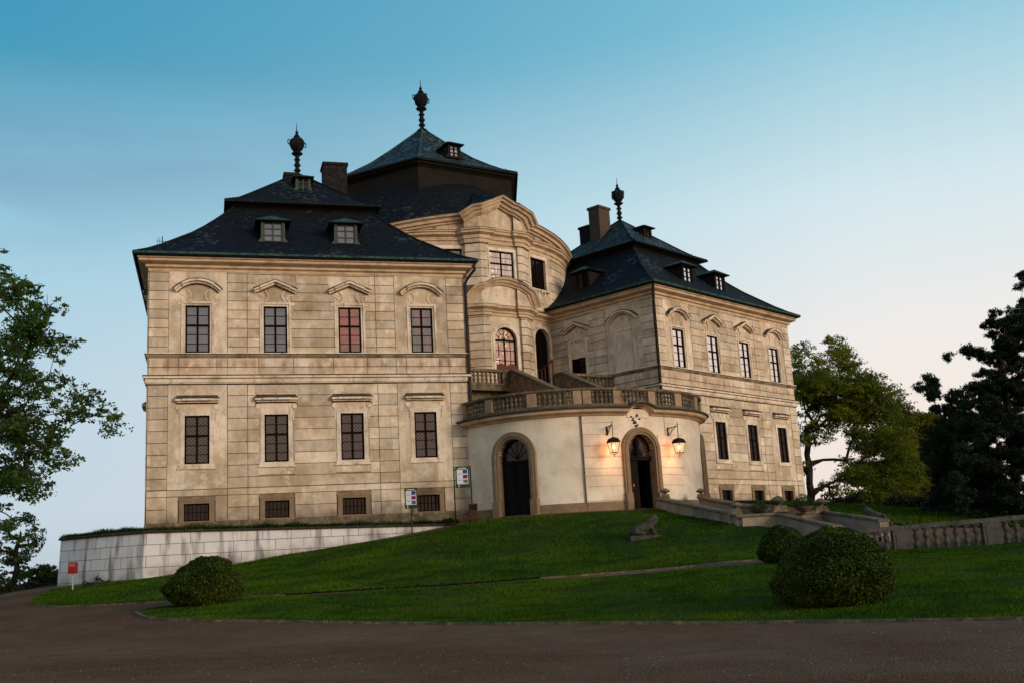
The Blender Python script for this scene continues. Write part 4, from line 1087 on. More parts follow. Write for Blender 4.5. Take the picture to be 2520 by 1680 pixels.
# ------------------------------------------------------------------ wall lanterns
M_IRON=mat('black_iron',(.015,.013,.012),.5,spec=.02)
def emit(name,c,st):
    m=bpy.data.materials.new(name); m.use_nodes=True; t=m.node_tree; b=t.nodes['Principled BSDF']; b.inputs['Base Color'].default_value=(*c,1); b.inputs['Emission Color'].default_value=(*c,1); b.inputs['Emission Strength'].default_value=st; return m
E_GLASS=emit('lantern_glow',(1,.50,.20),1.15); E_BULB=emit('lantern_bulb',(1,.80,.5),7)
def lantern(s0,label):
    p,d=PO.at(s0); n=Vector((d.y,-d.x)); na=math.atan2(n.y,n.x); rz=na+HP
    root=empty('wall_lantern',(p.x,p.y,5.0),rz,label=label,cat='lantern',group='lanterns beside the portal')
    P=lambda x,y,z:(x,y,z)
    mb=MB(); mb.box(-.05,.05,-.06,.0,.95,1.42); mb.tube([(0,-.03,1.36),(0,-.75,1.42)],.028,6)
    mb.tube([(0,-.05,1.0),(0,-.2,1.05),(0,-.35,1.2),(0,-.5,1.3),(0,-.62,1.38)],.022,5)
    mb.tube([(0,-.12+.09*math.cos(a),1.2+.09*math.sin(a)) for a in np.linspace(0,5.5,12)],.015,4)
    mb.tube([(0,-.36+.07*math.cos(a),1.28+.07*math.sin(a)) for a in np.linspace(2,7.5,10)],.013,4)
    mb.tube([(0,-.75,1.62),(0,-.75,.78)],.022,6)
    o=mb.build('bracket',M_IRON); o.parent=root
    y=-.75; q=MB()
    def ringsq(z,h): return [(x*h,y+yy*h,z) for x,yy in ((-1,-1),(1,-1),(1,1),(-1,1))]
    R0,R1,R2,R3=ringsq(.50,.275),ringsq(.53,.275),ringsq(.70,.20),ringsq(.78,.05)
    v=R0+R1+R2+R3; f=[(3,2,1,0),(12,13,14,15)]
    for i in range(3):
        for k in range(4): f.append((i*4+k,i*4+(k+1)%4,(i+1)*4+(k+1)%4,(i+1)*4+k))
    q.add(v,f)
    T=ringsq(.50,.235); B=ringsq(-.02,.14)
    for k in range(4): q.tube([T[k],B[k]],.016,5); q.tube([B[k],B[(k+1)%4]],.018,5); q.tube([T[k],T[(k+1)%4]],.018,5)
    for k in range(4): q.tube([B[k],((B[k][0]*.9),y+(B[k][1]-y)*.9,-.1),(0,y,-.14)],.012,4)
    q.lathe([(.0,-.24),(.03,-.2),(.02,-.15),(.03,-.1),(.0,-.08)],6,(0,y,0))
    o=q.build('lantern_cage',M_IRON); o.parent=root
    g=MB(); T=ringsq(.49,.225); B=ringsq(0,.13); g.add(T+B,[(k,(k+1)%4,4+(k+1)%4,4+k) for k in range(4)]); 
    o=g.build('lantern_glass',lglass); o.parent=root
    b=MB(); b.lathe([(0,0),(.05,.03),(.075,.09),(.06,.16),(.03,.22),(0,.24)],10,(0,y,.16)); o=b.build('bulb',E_BULB); o.parent=root
    ld=bpy.data.lights.new('lantern_light','POINT'); ld.energy=90; ld.color=(1,.40,.15); ld.shadow_soft_size=.10
    lo=bpy.data.objects.new('lantern_light',ld); col.objects.link(lo); lo.parent=root; lo.location=(0,y,.07)
lglass=bpy.data.materials.new('lantern_glass_m'); lglass.use_nodes=True; t=lglass.node_tree
for q in list(t.nodes): t.nodes.remove(q)
a_=t.nodes.new('ShaderNodeBsdfTransparent'); a_.inputs[0].default_value=(1,.85,.7,1); e_=t.nodes.new('ShaderNodeEmission'); e_.inputs[0].default_value=(1,.52,.24,1); e_.inputs[1].default_value=1.5
mx=t.nodes.new('ShaderNodeMixShader'); mx.inputs[0].default_value=.6; oo=t.nodes.new('ShaderNodeOutputMaterial'); t.links.new(a_.outputs[0],mx.inputs[1]); t.links.new(e_.outputs[0],mx.inputs[2]); t.links.new(mx.outputs[0],oo.inputs[0])
lantern(-2.08,'lit black iron lantern on a wall bracket left of the arched portal')
lantern(1.94,'lit black iron lantern on a wall bracket right of the arched portal')
# ------------------------------------------------------------------ terrain
ctl=[]
def cp(xv,yv,Y): q=at(xv,yv,Y); ctl.append((q.x,q.y,q.z))
for a in ((0,1568,16),(1176,1568,14),(2352,1568,11),(330,1415,33),(700,1428,29),(1176,1432,25.5),(1800,1428,22),(2352,1422,19),(0,1400,40),(80,1386,42),(0,1372,50),(370,1390,37),(1240,1328,37),(1500,1310,36),(1740,1288,35),(700,1364,36),(560,1370,36.5),
  (144,1345,51),(306,1332,49),(391,1322,49.3),(536,1297,50.5),(653,1275,51.6),(850,1243,53),(1010,1213,54.6),(1480,1236,45),(1200,1262,45),(850,1300,43),(1650,1262,41),(1176,1385,31),(1700,1352,28),(2010,1268,40),(2352,1244,39.8),(2200,1300,32),(2100,1350,26),
  (1700,1201,45),(1830,1222,43.5),(1600,1186,50)): cp(*a)
for s0 in (-9.6,-7.15,-5,-2.5,0,2.5):
    p,d=PO.at(s0); q=p+Vector((d.y,-d.x))*.7; ctl.append((q.x,q.y,2.04))
ctl+=[(12,58.5,2.3),(10.5,61.5,2.45),(21.5,75,2.55),(16,68,2.5),(19,66,2.1),(26,74,1.9),(24,62,1.3),(32,70,1.3),(18,54,1.3),(16,48,.6),(21,47,.3),(26,44,0),(13.5,52,1.5),(34,90,1.6),
 (-60,60,-1.4),(-40,75,-1.2),(-60,120,-1.8),(-20,140,-1.5),(40,140,-1.5),(90,110,-1.5),(80,60,-1.2),(50,40,-.8),(60,20,-1.7),(0,-20,-1.6),(-60,0,-1.4),(60,-30,-1.7),(-120,-40,-1.6),(140,0,-1.8),(-160,120,-2),(0,220,-2),(170,180,-2),(-34,58,-.7),(-27,62,0)]
K=np.array(ctl); n_=len(K)
def U(r2): return np.where(r2>0,r2*np.log(np.maximum(r2,1e-12)),0)
A_=U(((K[:,None,:2]-K[None,:,:2])**2).sum(-1))+np.eye(n_)*8.0
Pm=np.hstack([np.ones((n_,1)),K[:,:2]]); Lm=np.block([[A_,Pm],[Pm.T,np.zeros((3,3))]])
W_=np.linalg.solve(Lm,np.concatenate([K[:,2],np.zeros(3)]))
def hgt(xy):
    xy=np.atleast_2d(np.asarray(xy,float)); d=U(((xy[:,None,:]-K[None,:,:2])**2).sum(-1))
    z=d@W_[:n_]+W_[n_]+xy@W_[n_+1:]
    r=np.hypot(xy[:,0],xy[:,1]-40); k=np.clip((r-120)/80,0,1); return z*(1-k)+(-2.2)*k
def hz(x,y): return float(hgt([[x,y]])[0])
def hit(xv,yv):
    q=ray(xv,yv); lo=None; Ys=np.arange(8,75,.25); P=np.array([[q.x/q.y*Y,Y] for Y in Ys]); g=hgt(P); z=q.z/q.y*Ys
    i=np.where(z<g)[0]
    if len(i)==0: return Vector((P[-1][0],P[-1][1]))
    i=i[0]
    if i==0: return Vector(P[0])
    a,b=z[i-1]-g[i-1],z[i]-g[i]; t=a/(a-b); return Vector(P[i-1]*(1-t)+P[i]*t)
def gravel_fn(t,pos,c,b,g):
    v=t.nodes.new('ShaderNodeTexVoronoi'); v.inputs['Scale'].default_value=26; t.links.new(pos,v.inputs[0])
    c=mixc(t,ramp(t,v.outputs['Color'],[(0,(0,0,0)),(1,(.85,.85,.85))]),c,(.16,.092,.056))
    v2=t.nodes.new('ShaderNodeTexVoronoi'); v2.inputs['Scale'].default_value=9; t.links.new(pos,v2.inputs[0])
    c=mixc(t,ramp(t,v2.outputs['Color'],[(.93,(0,0,0)),(.96,(.8,.8,.8))]),c,(.16,.12,.09))
    bp=t.nodes.new('ShaderNodeBump'); bp.inputs['Strength'].default_value=.9; bp.inputs['Distance'].default_value=.02; t.links.new(v.outputs['Distance'],bp.inputs['Height']); t.links.new(bp.outputs[0],b.inputs['Normal'])
    return c
M_GRAV=mat('gravel',(.085,.043,.025),.95,[(.16,(.20,.130,.090),.40,.66,.8),(1.4,(.045,.028,.019),.42,.68,.5)],fn=gravel_fn,spec=.0)
def axis_pts(lo,hi,mid0,mid1,fine,n):
    a=list(np.arange(mid0,mid1+.01,fine)); l=[mid0-(mid0-lo)*((k+1)/n)**2.2 for k in range(n)]; r=[mid1+(hi-mid1)*((k+1)/n)**2.2 for k in range(n)]
    return np.array(l[::-1]+a+r)
xs=axis_pts(-1500,1500,-50,50,1.0,24); ys=axis_pts(-300,2500,0,90,1.0,24)
XX,YY=np.meshgrid(xs,ys); ZZ=hgt(np.stack([XX.ravel(),YY.ravel()],1)); mb=MB()
nx,ny=len(xs),len(ys); v=[(float(x),float(y),float(z)) for x,y,z in zip(XX.ravel(),YY.ravel(),ZZ)]
f=[(j*nx+i,j*nx+i+1,(j+1)*nx+i+1,(j+1)*nx+i) for j in range(ny-1) for i in range(nx-1)]
mb.add(v,f); tag(mb.build('gravel_ground',M_GRAV,smooth=True),kind='structure')
# ---- lawns: planar polygons triangulated on a fine grid, draped on the terrain
def inside(P,poly):
    x,y=P[:,0],P[:,1]; r=np.zeros(len(P),bool); n=len(poly)
    for i in range(n):
        x1,y1=poly[i]; x2,y2=poly[(i+1)%n]
        c=((y1>y)!=(y2>y))&(x<(x2-x1)*(y-y1)/((y2-y1) if y2!=y1 else 1e-9)+x1); r^=c
    return r
def drape(name,poly,dz,m,step=.6,**k):
    import bmesh
    b=bmesh.new(); vs=[b.verts.new((p[0],p[1],0)) for p in poly]; b.faces.new(vs)
    bx0,bx1=min(p[0] for p in poly),max(p[0] for p in poly); by0,by1=min(p[1] for p in poly),max(p[1] for p in poly)
    for x in np.arange(math.ceil(bx0/step)*step+.013,bx1,step): bmesh.ops.bisect_plane(b,geom=b.verts[:]+b.edges[:]+b.faces[:],plane_co=(x,0,0),plane_no=(1,0,0))
    for y in np.arange(math.ceil(by0/step)*step+.017,by1,step): bmesh.ops.bisect_plane(b,geom=b.verts[:]+b.edges[:]+b.faces[:],plane_co=(0,y,0),plane_no=(0,1,0))
    co=np.array([v.co[:2] for v in b.verts]); z=hgt(co)
    for v,q in zip(b.verts,z): v.co.z=q+dz
    me=bpy.data.meshes.new(name); b.to_mesh(me); b.free(); me.materials.append(m); me.polygons.foreach_set('use_smooth',[True]*len(me.polygons))
    o=bpy.data.objects.new(name,me); col.objects.link(o); tag(o,**k); return o
def smooth_poly(P,n=4):
    return P
M_LAWN=mat('lawn_soil',(.013,.030,.005),.95,[(.35,(.022,.045,.006),.4,.65,.9),(2.5,(.009,.02,.004),.4,.65,.8)],bump=(30,.8,.03),spec=.05)
up_low=[(66,1389),(126,1393.5),(221,1391),(315,1385.5),(379,1381.5),(470,1375),(560,1371),(653,1367),(800,1358),(1000,1346),(1240,1327.5),(1400,1316),(1560,1303),(1740,1286)]
up_top=[(1850,1270),(1880,1246),(1845,1226),(1700,1204.5),(1600,1189),(1525,1177)]
up=[hit(*p) for p in up_low]+[hit(*p) for p in up_top]
for s0 in (2.0,0,-2.5,-5,-7.15,-9): 
    p,d=PO.at(s0); up.append(p+Vector((d.y,-d.x))*(1.25 if s0<1 else .9))
up+=[hit(1030,1214),hit(940,1231),hit(850,1245),hit(653,1276),hit(536,1298),hit(391,1323),hit(306,1333),hit(200,1344),hit(120,1355),hit(85,1372)]
lw=[hit(*p) for p in ((312,1407),(325,1415.5),(350,1421),(394,1424),(500,1426.5),(653,1428),(900,1432),(1176,1434),(1500,1433),(1800,1430),(2100,1427),(2352,1423),(2700,1418))]+[Vector((26,39.4)),Vector((19.6,39.7)),Vector((13.3,39.9)),hit(1900,1290)]+[hit(*p) for p in ((1740,1297),(1500,1317),(1240,1334),(1000,1350),(800,1363),(653,1371),(560,1376),(470,1383),(395,1392),(340,1400))]
lawn1=drape('lawn',up,.05,M_LAWN,kind='structure'); lawn2=drape('lawn',lw,.05,M_LAWN,kind='structure')
# grassy bank on the right, beyond the balustrade and round the right wing
bank=[(17,46.5),(30,41.5),(60,30),(90,60),(80,130),(20,120),(22,78),(21.3,75.6),(10.2,64),(10.8,60.5),(13.2,57.5),(14.6,53.5),(15.6,49.5)]
drape('grass_bank',bank,.05,M_LAWN,2.0,kind='structure')
lfield=[(-26,53),(-26,47.5),(-33,45),(-60,38),(-200,30),(-200,300),(-10,300),(-20,80),(-27,70)]
drape('far_meadow',lfield,.05,M_LAWN,6.0,kind='structure')
def island(t):
    g=t.nodes.new('ShaderNodeNewGeometry'); return g.outputs['Random Per Island']
def leafmat(name,a,b,rough=.7,trans=.0,sp=.12):
    m=bpy.data.materials.new(name); m.use_nodes=True; t=m.node_tree; p=t.nodes['Principled BSDF']; p.inputs['Roughness'].default_value=rough; p.inputs['Specular IOR Level'].default_value=sp
    r=island(t); g=t.nodes.new('ShaderNodeNewGeometry'); z=t.nodes.new('ShaderNodeTexNoise'); z.inputs['Scale'].default_value=.9; t.links.new(g.outputs['Position'],z.inputs[0])
    c=mixc(t,r,tuple(a),tuple(b)); c=mixc(t,ramp(t,z.outputs[0],[(.4,(0,0,0)),(.65,(.7,.7,.7))]),c,tuple(x*.55 for x in a))
    z3=t.nodes.new('ShaderNodeTexNoise'); z3.inputs['Scale'].default_value=.22; z3.inputs['Detail'].default_value=5; t.links.new(g.outputs['Position'],z3.inputs[0])
    c=mixc(t,ramp(t,z3.outputs[0],[(.48,(0,0,0)),(.62,(.55,.55,.55))]),c,tuple(x*k for x,k in zip(b,(1.3,1.05,1.1))))
    t.links.new(c,p.inputs['Base Color'])
    if trans:
        tr=t.nodes.new('ShaderNodeBsdfTranslucent'); t.links.new(c,tr.inputs[0]); mx=t.nodes.new('ShaderNodeMixShader'); mx.inputs[0].default_value=trans
        t.links.new(p.outputs[0],mx.inputs[1]); t.links.new(tr.outputs[0],mx.inputs[2]); t.links.new(mx.outputs[0],t.nodes['Material Output'].inputs[0])
    return m
def fastmesh(name,V,faces,m,parent=None,loc=None,smooth=False):
    """V (n,3) array; faces (k,q) int array"""
    me=bpy.data.meshes.new(name); k,q=faces.shape
    me.vertices.add(len(V)); me.vertices.foreach_set('co',np.asarray(V,np.float32).ravel())
    me.loops.add(k*q); me.loops.foreach_set('vertex_index',faces.ravel().astype(np.int32))
    me.polygons.add(k); me.polygons.foreach_set('loop_start',np.arange(0,k*q,q,dtype=np.int32)); 
    me.update(calc_edges=True); me.materials.append(m)
    o=bpy.data.objects.new(name,me); col.objects.link(o)
    if parent is not None: o.parent=parent
    if loc is not None: o.location=loc
    return o
def leafcloud(C,size,rng,aspect=.55,up=.0,dirs=None,dirw=0):
    """one folded-free quad (diamond) per centre"""
    n=len(C); d=rng.normal(size=(n,3)); 
    if dirs is not None: d=d+dirs*dirw
    d/=np.linalg.norm(d,axis=1)[:,None]
    nrm_=rng.normal(size=(n,3)); nrm_[:,2]+=up; s=np.cross(d,nrm_); s/=np.linalg.norm(s,axis=1)[:,None]+1e-9
    L_=(size*rng.uniform(.6,1.3,n))[:,None]; w=L_*aspect*.5
    V=np.empty((n,4,3)); V[:,0]=C-d*L_*.5; V[:,1]=C+s*w; V[:,2]=C+d*L_*.5; V[:,3]=C-s*w
    return V.reshape(-1,3),np.arange(n*4).reshape(-1,4)
M_GRASS=leafmat('grass_blades',(.018,.052,.0015),(.055,.112,.004),.8,0,.05)
def grass(name,poly,n,h,near=None,dz=.04,label=None):
    P=np.array([[p[0],p[1]] for p in poly]); lo,hi=P.min(0),P.max(0); out=[]; tot=0
    while tot<n:
        Q=RNG.uniform(lo,hi,(n*2,2)); 
        if near: Q=Q[RNG.uniform(size=len(Q))<np.clip((near/np.maximum(1,np.hypot(Q[:,0],Q[:,1])))**1.6,0,1)]
        Q=Q[inside(Q,[tuple(p) for p in poly])]; out.append(Q); tot+=len(Q)
    Q=np.concatenate(out)[:n]; z=hgt(Q)+dz-.01
    k=len(Q); a=RNG.uniform(0,2*np.pi,k); hh=h*RNG.uniform(.5,1.4,k)
    pat=np.sin(Q[:,0]*1.3+np.sin(Q[:,1]*.9)*2)*np.sin(Q[:,1]*1.1+1.3*np.sin(Q[:,0]*.7)); hh*=1+.35*pat
    w=.009+.005*RNG.uniform(size=k); w=w*np.clip(np.hypot(Q[:,0],Q[:,1])/22,1,3)
    ln=RNG.normal(size=(k,2))*.4
    V=np.empty((k,3,3)); dx,dy=np.cos(a)*w,np.sin(a)*w
    V[:,0]=np.stack([Q[:,0]-dx,Q[:,1]-dy,z],1); V[:,1]=np.stack([Q[:,0]+dx,Q[:,1]+dy,z],1); V[:,2]=np.stack([Q[:,0]+ln[:,0]*hh,Q[:,1]+ln[:,1]*hh,z+hh],1)
    o=fastmesh(name,V.reshape(-1,3),np.arange(k*3).reshape(-1,3),M_GRASS); tag(o,label,kind='stuff'); 
    if label: o['category']='grass'
    return o
grass('grass',lw,290000,.052,near=24,label='short mown grass on the front lawn beside the gravel')
grass('grass',[(17,46.5),(30,41.5),(46,55),(44,92),(22,84),(21.6,76.4),(12.4,65.5),(10.8,60.5),(13.2,57.5),(14.6,53.5),(15.6,49.5)],110000,.11,near=60,label='short grass on the bank behind the stone ramp')
grass('grass',up,150000,.065,near=38,label='short grass on the sloping lawn below the castle')
# kerb stones along the front lawn and beside the path
def kerb(pts,name='kerb_stones',w=.10,h=.035,m=M_OLD):
    mb=MB(); P=[Vector(p) for p in pts]; 
    for a,b in zip(P,P[1:]):
        l=(b-a).length; n=max(1,int(l/.95)); 
        for k in range(n):
            p=a.lerp(b,(k+.006)/n); q=a.lerp(b,(k+.994)/n); d=(q-p).normalized(); s=Vector((-d.y,d.x))*w/2*RNG.uniform(.7,1.2)
            za,zb=hz(*p)+.03,hz(*q)+.03; t=h*RNG.uniform(.6,1.1)
            c=[p-s,q-s,q+s,p+s]; zz=[za,zb,zb,za]
            mb.add([(u.x,u.y,z-.1) for u,z in zip(c,zz)]+[(u.x,u.y,z+t) for u,z in zip(c,zz)],[(3,2,1,0),(4,5,6,7),(0,1,5,4),(1,2,6,5),(2,3,7,6),(3,0,4,7)])
    return tag(mb.build(name,m),kind='structure')
kerb([p for p in lw[:13]])
kerb([hit(*p) for p in ((1740,1286.5),(1560,1303.5),(1400,1316.5),(1240,1328))],w=.09,h=.03)
kerb(up[:8],w=.07,h=.03)
# ------------------------------------------------------------------ retaining wall
def rwp():
    a=at(140,1240,52.3); b=at(331,1223,49.6); c=at(1012,1206.5,55.0)
    P=[Vector((a.x-1.2,a.y+16,a.z)),Vector((a.x-.9,a.y+8,a.z)),Vector((a.x-.45,a.y+3,a.z)),a]
    for k in range(1,6): P.append(a.lerp(b,k/6)+Vector((0,-.25*math.sin(math.pi*k/6),0)))
    P.append(b)
    for k in range(1,12): P.append(b.lerp(c,k/12))
    P.append(c); d=at(1046,1203,55.6); P.append(d); return P
RW=rwp()
def ashlar_fn(t,pos,c,b,g):
    at_=t.nodes.new('ShaderNodeAttribute'); at_.attribute_name='uvw'
    s=t.nodes.new('ShaderNodeSeparateXYZ'); t.links.new(at_.outputs['Vector'],s.inputs[0])
    U_,V_=s.outputs[0],s.outputs[1]
    row=mth(t,'FLOOR',mth(t,'DIVIDE',V_,.52)); off=mth(t,'MULTIPLY',mth(t,'MODULO',mth(t,'ABSOLUTE',row),2),.55)
    uu=mth(t,'ADD',mth(t,'DIVIDE',U_,1.12),off)
    uu=mth(t,'ADD',uu,mth(t,'MULTIPLY',mth(t,'SINE',mth(t,'MULTIPLY',uu,2.1)),.12))
    fu=mth(t,'FRACT',uu); fv=mth(t,'FRACT',mth(t,'DIVIDE',V_,.52))
    j=mth(t,'MAXIMUM',mth(t,'LESS_THAN',fu,.025),mth(t,'LESS_THAN',fv,.055))
    wn=t.nodes.new('ShaderNodeTexWhiteNoise'); wn.noise_dimensions='2D'; cb=t.nodes.new('ShaderNodeCombineXYZ'); t.links.new(mth(t,'FLOOR',uu),cb.inputs[0]); t.links.new(row,cb.inputs[1]); t.links.new(cb.outputs[0],wn.inputs[0])
    c=mixc(t,mth(t,'MULTIPLY',wn.outputs[0],.45),c,(.48,.45,.41))
    # dark vertical run-off stains from the top
    mp=t.nodes.new('ShaderNodeCombineXYZ'); t.links.new(mth(t,'MULTIPLY',U_,1.5),mp.inputs[0]); t.links.new(mth(t,'MULTIPLY',V_,.22),mp.inputs[1])
    z=t.nodes.new('ShaderNodeTexNoise'); z.inputs['Scale'].default_value=1.3; z.inputs['Detail'].default_value=5; t.links.new(mp.outputs[0],z.inputs[0])
    st=mth(t,'MULTIPLY',ramp(t,z.outputs[0],[(.52,(0,0,0)),(.66,(1,1,1))]),mth(t,'MULTIPLY_ADD',V_,.45,.25,clamp=True))
    c=mixc(t,mth(t,'MULTIPLY',st,.8),c,(.07,.075,.06))
    z2=t.nodes.new('ShaderNodeTexNoise'); z2.inputs['Scale'].default_value=1.1; z2.inputs['Detail'].default_value=6; t.links.new(pos,z2.inputs[0])
    lowf=mth(t,'MULTIPLY',mth(t,'SUBTRACT',1,mth(t,'MULTIPLY',s.outputs[2],1.6),clamp=True),ramp(t,z2.outputs[0],[(.35,(0,0,0)),(.6,(1,1,1))]))
    c=mixc(t,mth(t,'MULTIPLY',lowf,.75),c,(.13,.105,.08))
    c=mixc(t,mth(t,'MULTIPLY',j,.75),c,(.10,.09,.075))
    bp=t.nodes.new('ShaderNodeBump'); bp.inputs['Strength'].default_value=.8; bp.inputs['Distance'].default_value=.04; t.links.new(mth(t,'ADD',mth(t,'SUBTRACT',1,j),mth(t,'MULTIPLY',z2.outputs[0],.4)),bp.inputs['Height']); t.links.new(bp.outputs[0],b.inputs['Normal'])
    return c
M_ASH=mat('whitewashed_ashlar',(.60,.59,.56),.9,[(1.6,(.52,.51,.48),.45,.7,.7),(6,(.66,.65,.63),.5,.7,.5)],fn=ashlar_fn)
def retaining():
    me=bpy.data.meshes.new('retaining_wall'); V=[];Fc=[];UV=[]; s=0; prev=None; rows=12
    pts=[]
    for a,b in zip(RW,RW[1:]):
        for k in range(4): pts.append(a.lerp(b,k/4))
    pts.append(RW[-1])
    for i,p in enumerate(pts):
        if i: s+=(Vector(p[:2])-Vector(pts[i-1][:2])).length
        d=(pts[min(i+1,len(pts)-1)]-pts[max(0,i-1)]); nr=Vector((d.y,-d.x)).normalized()
        zb=hz(p.x,p.y)-.4
        for k in range(rows+1):
            z=zb+(p.z-zb)*k/rows; bat=(p.z-z)*.05
            V.append((p.x+nr.x*bat,p.y+nr.y*bat,z)); UV.append((s,z-2.05+20*.52,max(0,z-zb-.4)))
    n=rows+1
    for i in range(len(pts)-1):
        for k in range(rows): Fc.append((i*n+k,(i+1)*n+k,(i+1)*n+k+1,i*n+k+1))
    me.from_pydata(V,[],Fc); at_=me.attributes.new('uvw','FLOAT_VECTOR','POINT'); at_.data.foreach_set('vector',np.array(UV,np.float32).ravel()); me.materials.append(M_ASH)
    root=empty('retaining_wall',(RW[9].x,RW[9].y,hz(RW[9].x,RW[9].y)),0,label='long whitewashed ashlar retaining wall carrying the castle terrace',cat='wall')
    o=bpy.data.objects.new('wall_face',me); col.objects.link(o); place(o,(0,0,0),0,root)
    mb=MB(); mb.sweep([(p.x,p.y) for p in RW],[(-.45,0.0),(.10,0.0),(.12,.05),(.08,.11),(-.45,.11)],zf=lambda i:RW[i].z+.0); mb.build('coping',mat('dark_coping',(.03,.026,.02),.95,[(3,(.07,.06,.045),.5,.7,.8)]),root,(0,0,0))
retaining()
# mound carrying the castle (grass and worn earth), from the wall top to the walls and round the back
md=[(p.x,p.y,p.z+.12) for p in RW]
for s0 in (-10.5,-9): 
    p,d=PO.at(s0); q=p-Vector((d.y,-d.x))*.4; md.append((q.x,q.y,2.0))
md+=[(-2,66,2.2),(6,66,2.25),(11,70,2.4),(21,82,2.5),(30,96,2.2),(18,116,2.1),(-8,120,2.1),(-30,108,2.1),(-34,84,2.1)]
mb=MB(); cxy=(-8,78,2.3); v=[cxy]+md; n=len(md); mb.add(v,[(0,1+k,1+(k+1)%n) for k in range(n)])
a=len(md)-7; sk=md[a:]+[md[0]]; v=[];f=[]
for i,(x,y,z) in enumerate(sk):
    d=Vector((x+8,y-78)).normalized(); v+=[(x,y,z),(x+d.x*14,y+d.y*14,-2.4)]
f=[(2*i,2*i+1,2*i+3,2*i+2) for i in range(len(sk)-1)]; mb.add(v,f)
M_MOUND=mat('terrace_turf',(.017,.024,.008),.95,[(1,(.05,.04,.028),.45,.6,.8),(5,(.012,.02,.005),.4,.6,.7)],bump=(8,.8,.05),spec=.05)
tag(mb.build('terrace_turf',M_MOUND),kind='structure')
M_TUFT=leafmat('tuft_blades',(.008,.020,.003),(.026,.050,.006),.8,0,.05)
def tufts(name,pts,n,h,spread,m,label):
    P=[Vector(p) for p in pts]; C=[]
    for _ in range(n):
        i=RNG.integers(0,len(P)-1); t=RNG.uniform(); q=P[i].lerp(P[i+1],t); C.append((q.x+RNG.normal()*spread*.3,q.y+abs(RNG.normal())*spread,q.z))
    C=np.array(C); k=len(C); a=RNG.uniform(0,2*np.pi,k); hh=h*RNG.uniform(.3,1.5,k)*(.6+.6*np.abs(np.sin(C[:,0]*2.1)*np.cos(C[:,0]*.8))); w=.03; ln=RNG.normal(size=(k,2))*.5
    V=np.empty((k,3,3)); dx,dy=np.cos(a)*w,np.sin(a)*w
    V[:,0]=np.stack([C[:,0]-dx,C[:,1]-dy,C[:,2]],1); V[:,1]=np.stack([C[:,0]+dx,C[:,1]+dy,C[:,2]],1); V[:,2]=np.stack([C[:,0]+ln[:,0]*hh,C[:,1]+ln[:,1]*hh,C[:,2]+hh],1)
    o=fastmesh(name,V.reshape(-1,3),np.arange(k*3).reshape(-1,3),m); tag(o,label,'grass',kind='stuff'); return o
tufts('terrace_grass',[(p.x,p.y+.1,p.z+.12) for p in RW[3:]],9000,.20,.5,M_TUFT,'ragged grass growing along the top of the retaining wall')
# ------------------------------------------------------------------ ramp parapets beside the portal
M_RAMP=mat('ramp_stone',(.25,.215,.16),.95,[(.9,(.13,.105,.075),.42,.66,.9),(3,(.30,.19,.10),.52,.72,.7),(9,(.36,.32,.26),.5,.75,.5)],bump=(14,.7,.03))
def parapet(name,P,label,th=.34,group=None):
    P=[Vector(p) for p in P]; root=empty(name,(P[0].x,P[0].y,hz(P[0].x,P[0].y)),0,label=label,cat='parapet',group=group)
    mb=MB(); bl=[]
    for i,(a,b) in enumerate(zip(P,P[1:])):
        L2=(Vector(b[:2])-Vector(a[:2])).length; n=max(1,int(L2/1.7))
        for k in range(n):
            p=a.lerp(b,(k+.006)/n); q=a.lerp(b,(k+.994)/n); d=(Vector(q[:2])-Vector(p[:2])).normalized(); s=Vector((-d.y,d.x))*(th/2+RNG.uniform(0,.02))
            zb0,zb1=min(hz(*p[:2]),p.z-.9)-.3,min(hz(*q[:2]),q.z-.9)-.3
            c=[(p.x-s.x,p.y-s.y),(q.x-s.x,q.y-s.y),(q.x+s.x,q.y+s.y),(p.x+s.x,p.y+s.y)]
            mb.add([(*c[0],zb0),(*c[1],zb1),(*c[2],zb1),(*c[3],zb0),(*c[0],p.z),(*c[1],q.z),(*c[2],q.z),(*c[3],p.z)],[(3,2,1,0),(4,5,6,7),(0,1,5,4),(1,2,6,5),(2,3,7,6),(3,0,4,7)])
    mb.build('parapet_wall',M_RAMP,root,(0,0,0))
    mb=MB(); mb.sweep([(p.x,p.y) for p in P],[(-th/2-.07,-.01),(th/2+.07,-.01),(th/2+.09,.05),(th/2+.04,.11),(-th/2-.04,.11),(-th/2-.09,.05)],zf=lambda i:P[i].z)
    mb.build('coping',M_OLD,root,(0,0,0)); return root
A0=at(1514,1146,54.2);A1=at(1686,1181,45.2); B0=at(1701,1187,44.6);B1=at(1787,1182,44.8);B2=at(1925,1212,40.6)
C0=at(1612,1144,56.5);C1=at(1742,1168,49); C2=at(1800,1178,47.2); D0=at(1835,1182,47);D1=at(1893,1177,47.5);D2=at(2031,1197,42.2)
parapet('ramp_parapet',[A0,A1],'sloping stone parapet running down to the right from the lit portal')
parapet('ramp_parapet',[A1+Vector((.1,0,-.05)),B0,B1,B2],'low stone parapet continuing from the pillar down towards the garden balustrade')
parapet('ramp_parapet',[C0,C1,C2],'farther sloping stone parapet behind the one that starts at the portal')
parapet('ramp_parapet',[D0,D1,D2],'farthest stone parapet, running down behind the garden balustrade')
mb=MB(); q=[A0,A1,B1,B2]; r=[C0,C1,D1,D2]
for i in range(3):
    a,b,c,d=q[i],q[i+1],r[i+1],r[i]
    mb.add([(a.x,a.y,a.z-.55),(b.x,b.y,b.z-.55),(c.x,c.y,c.z-.55),(d.x,d.y,d.z-.55)],[(0,1,2,3)])
tag(mb.build('ramp_path',M_STONE),kind='structure')
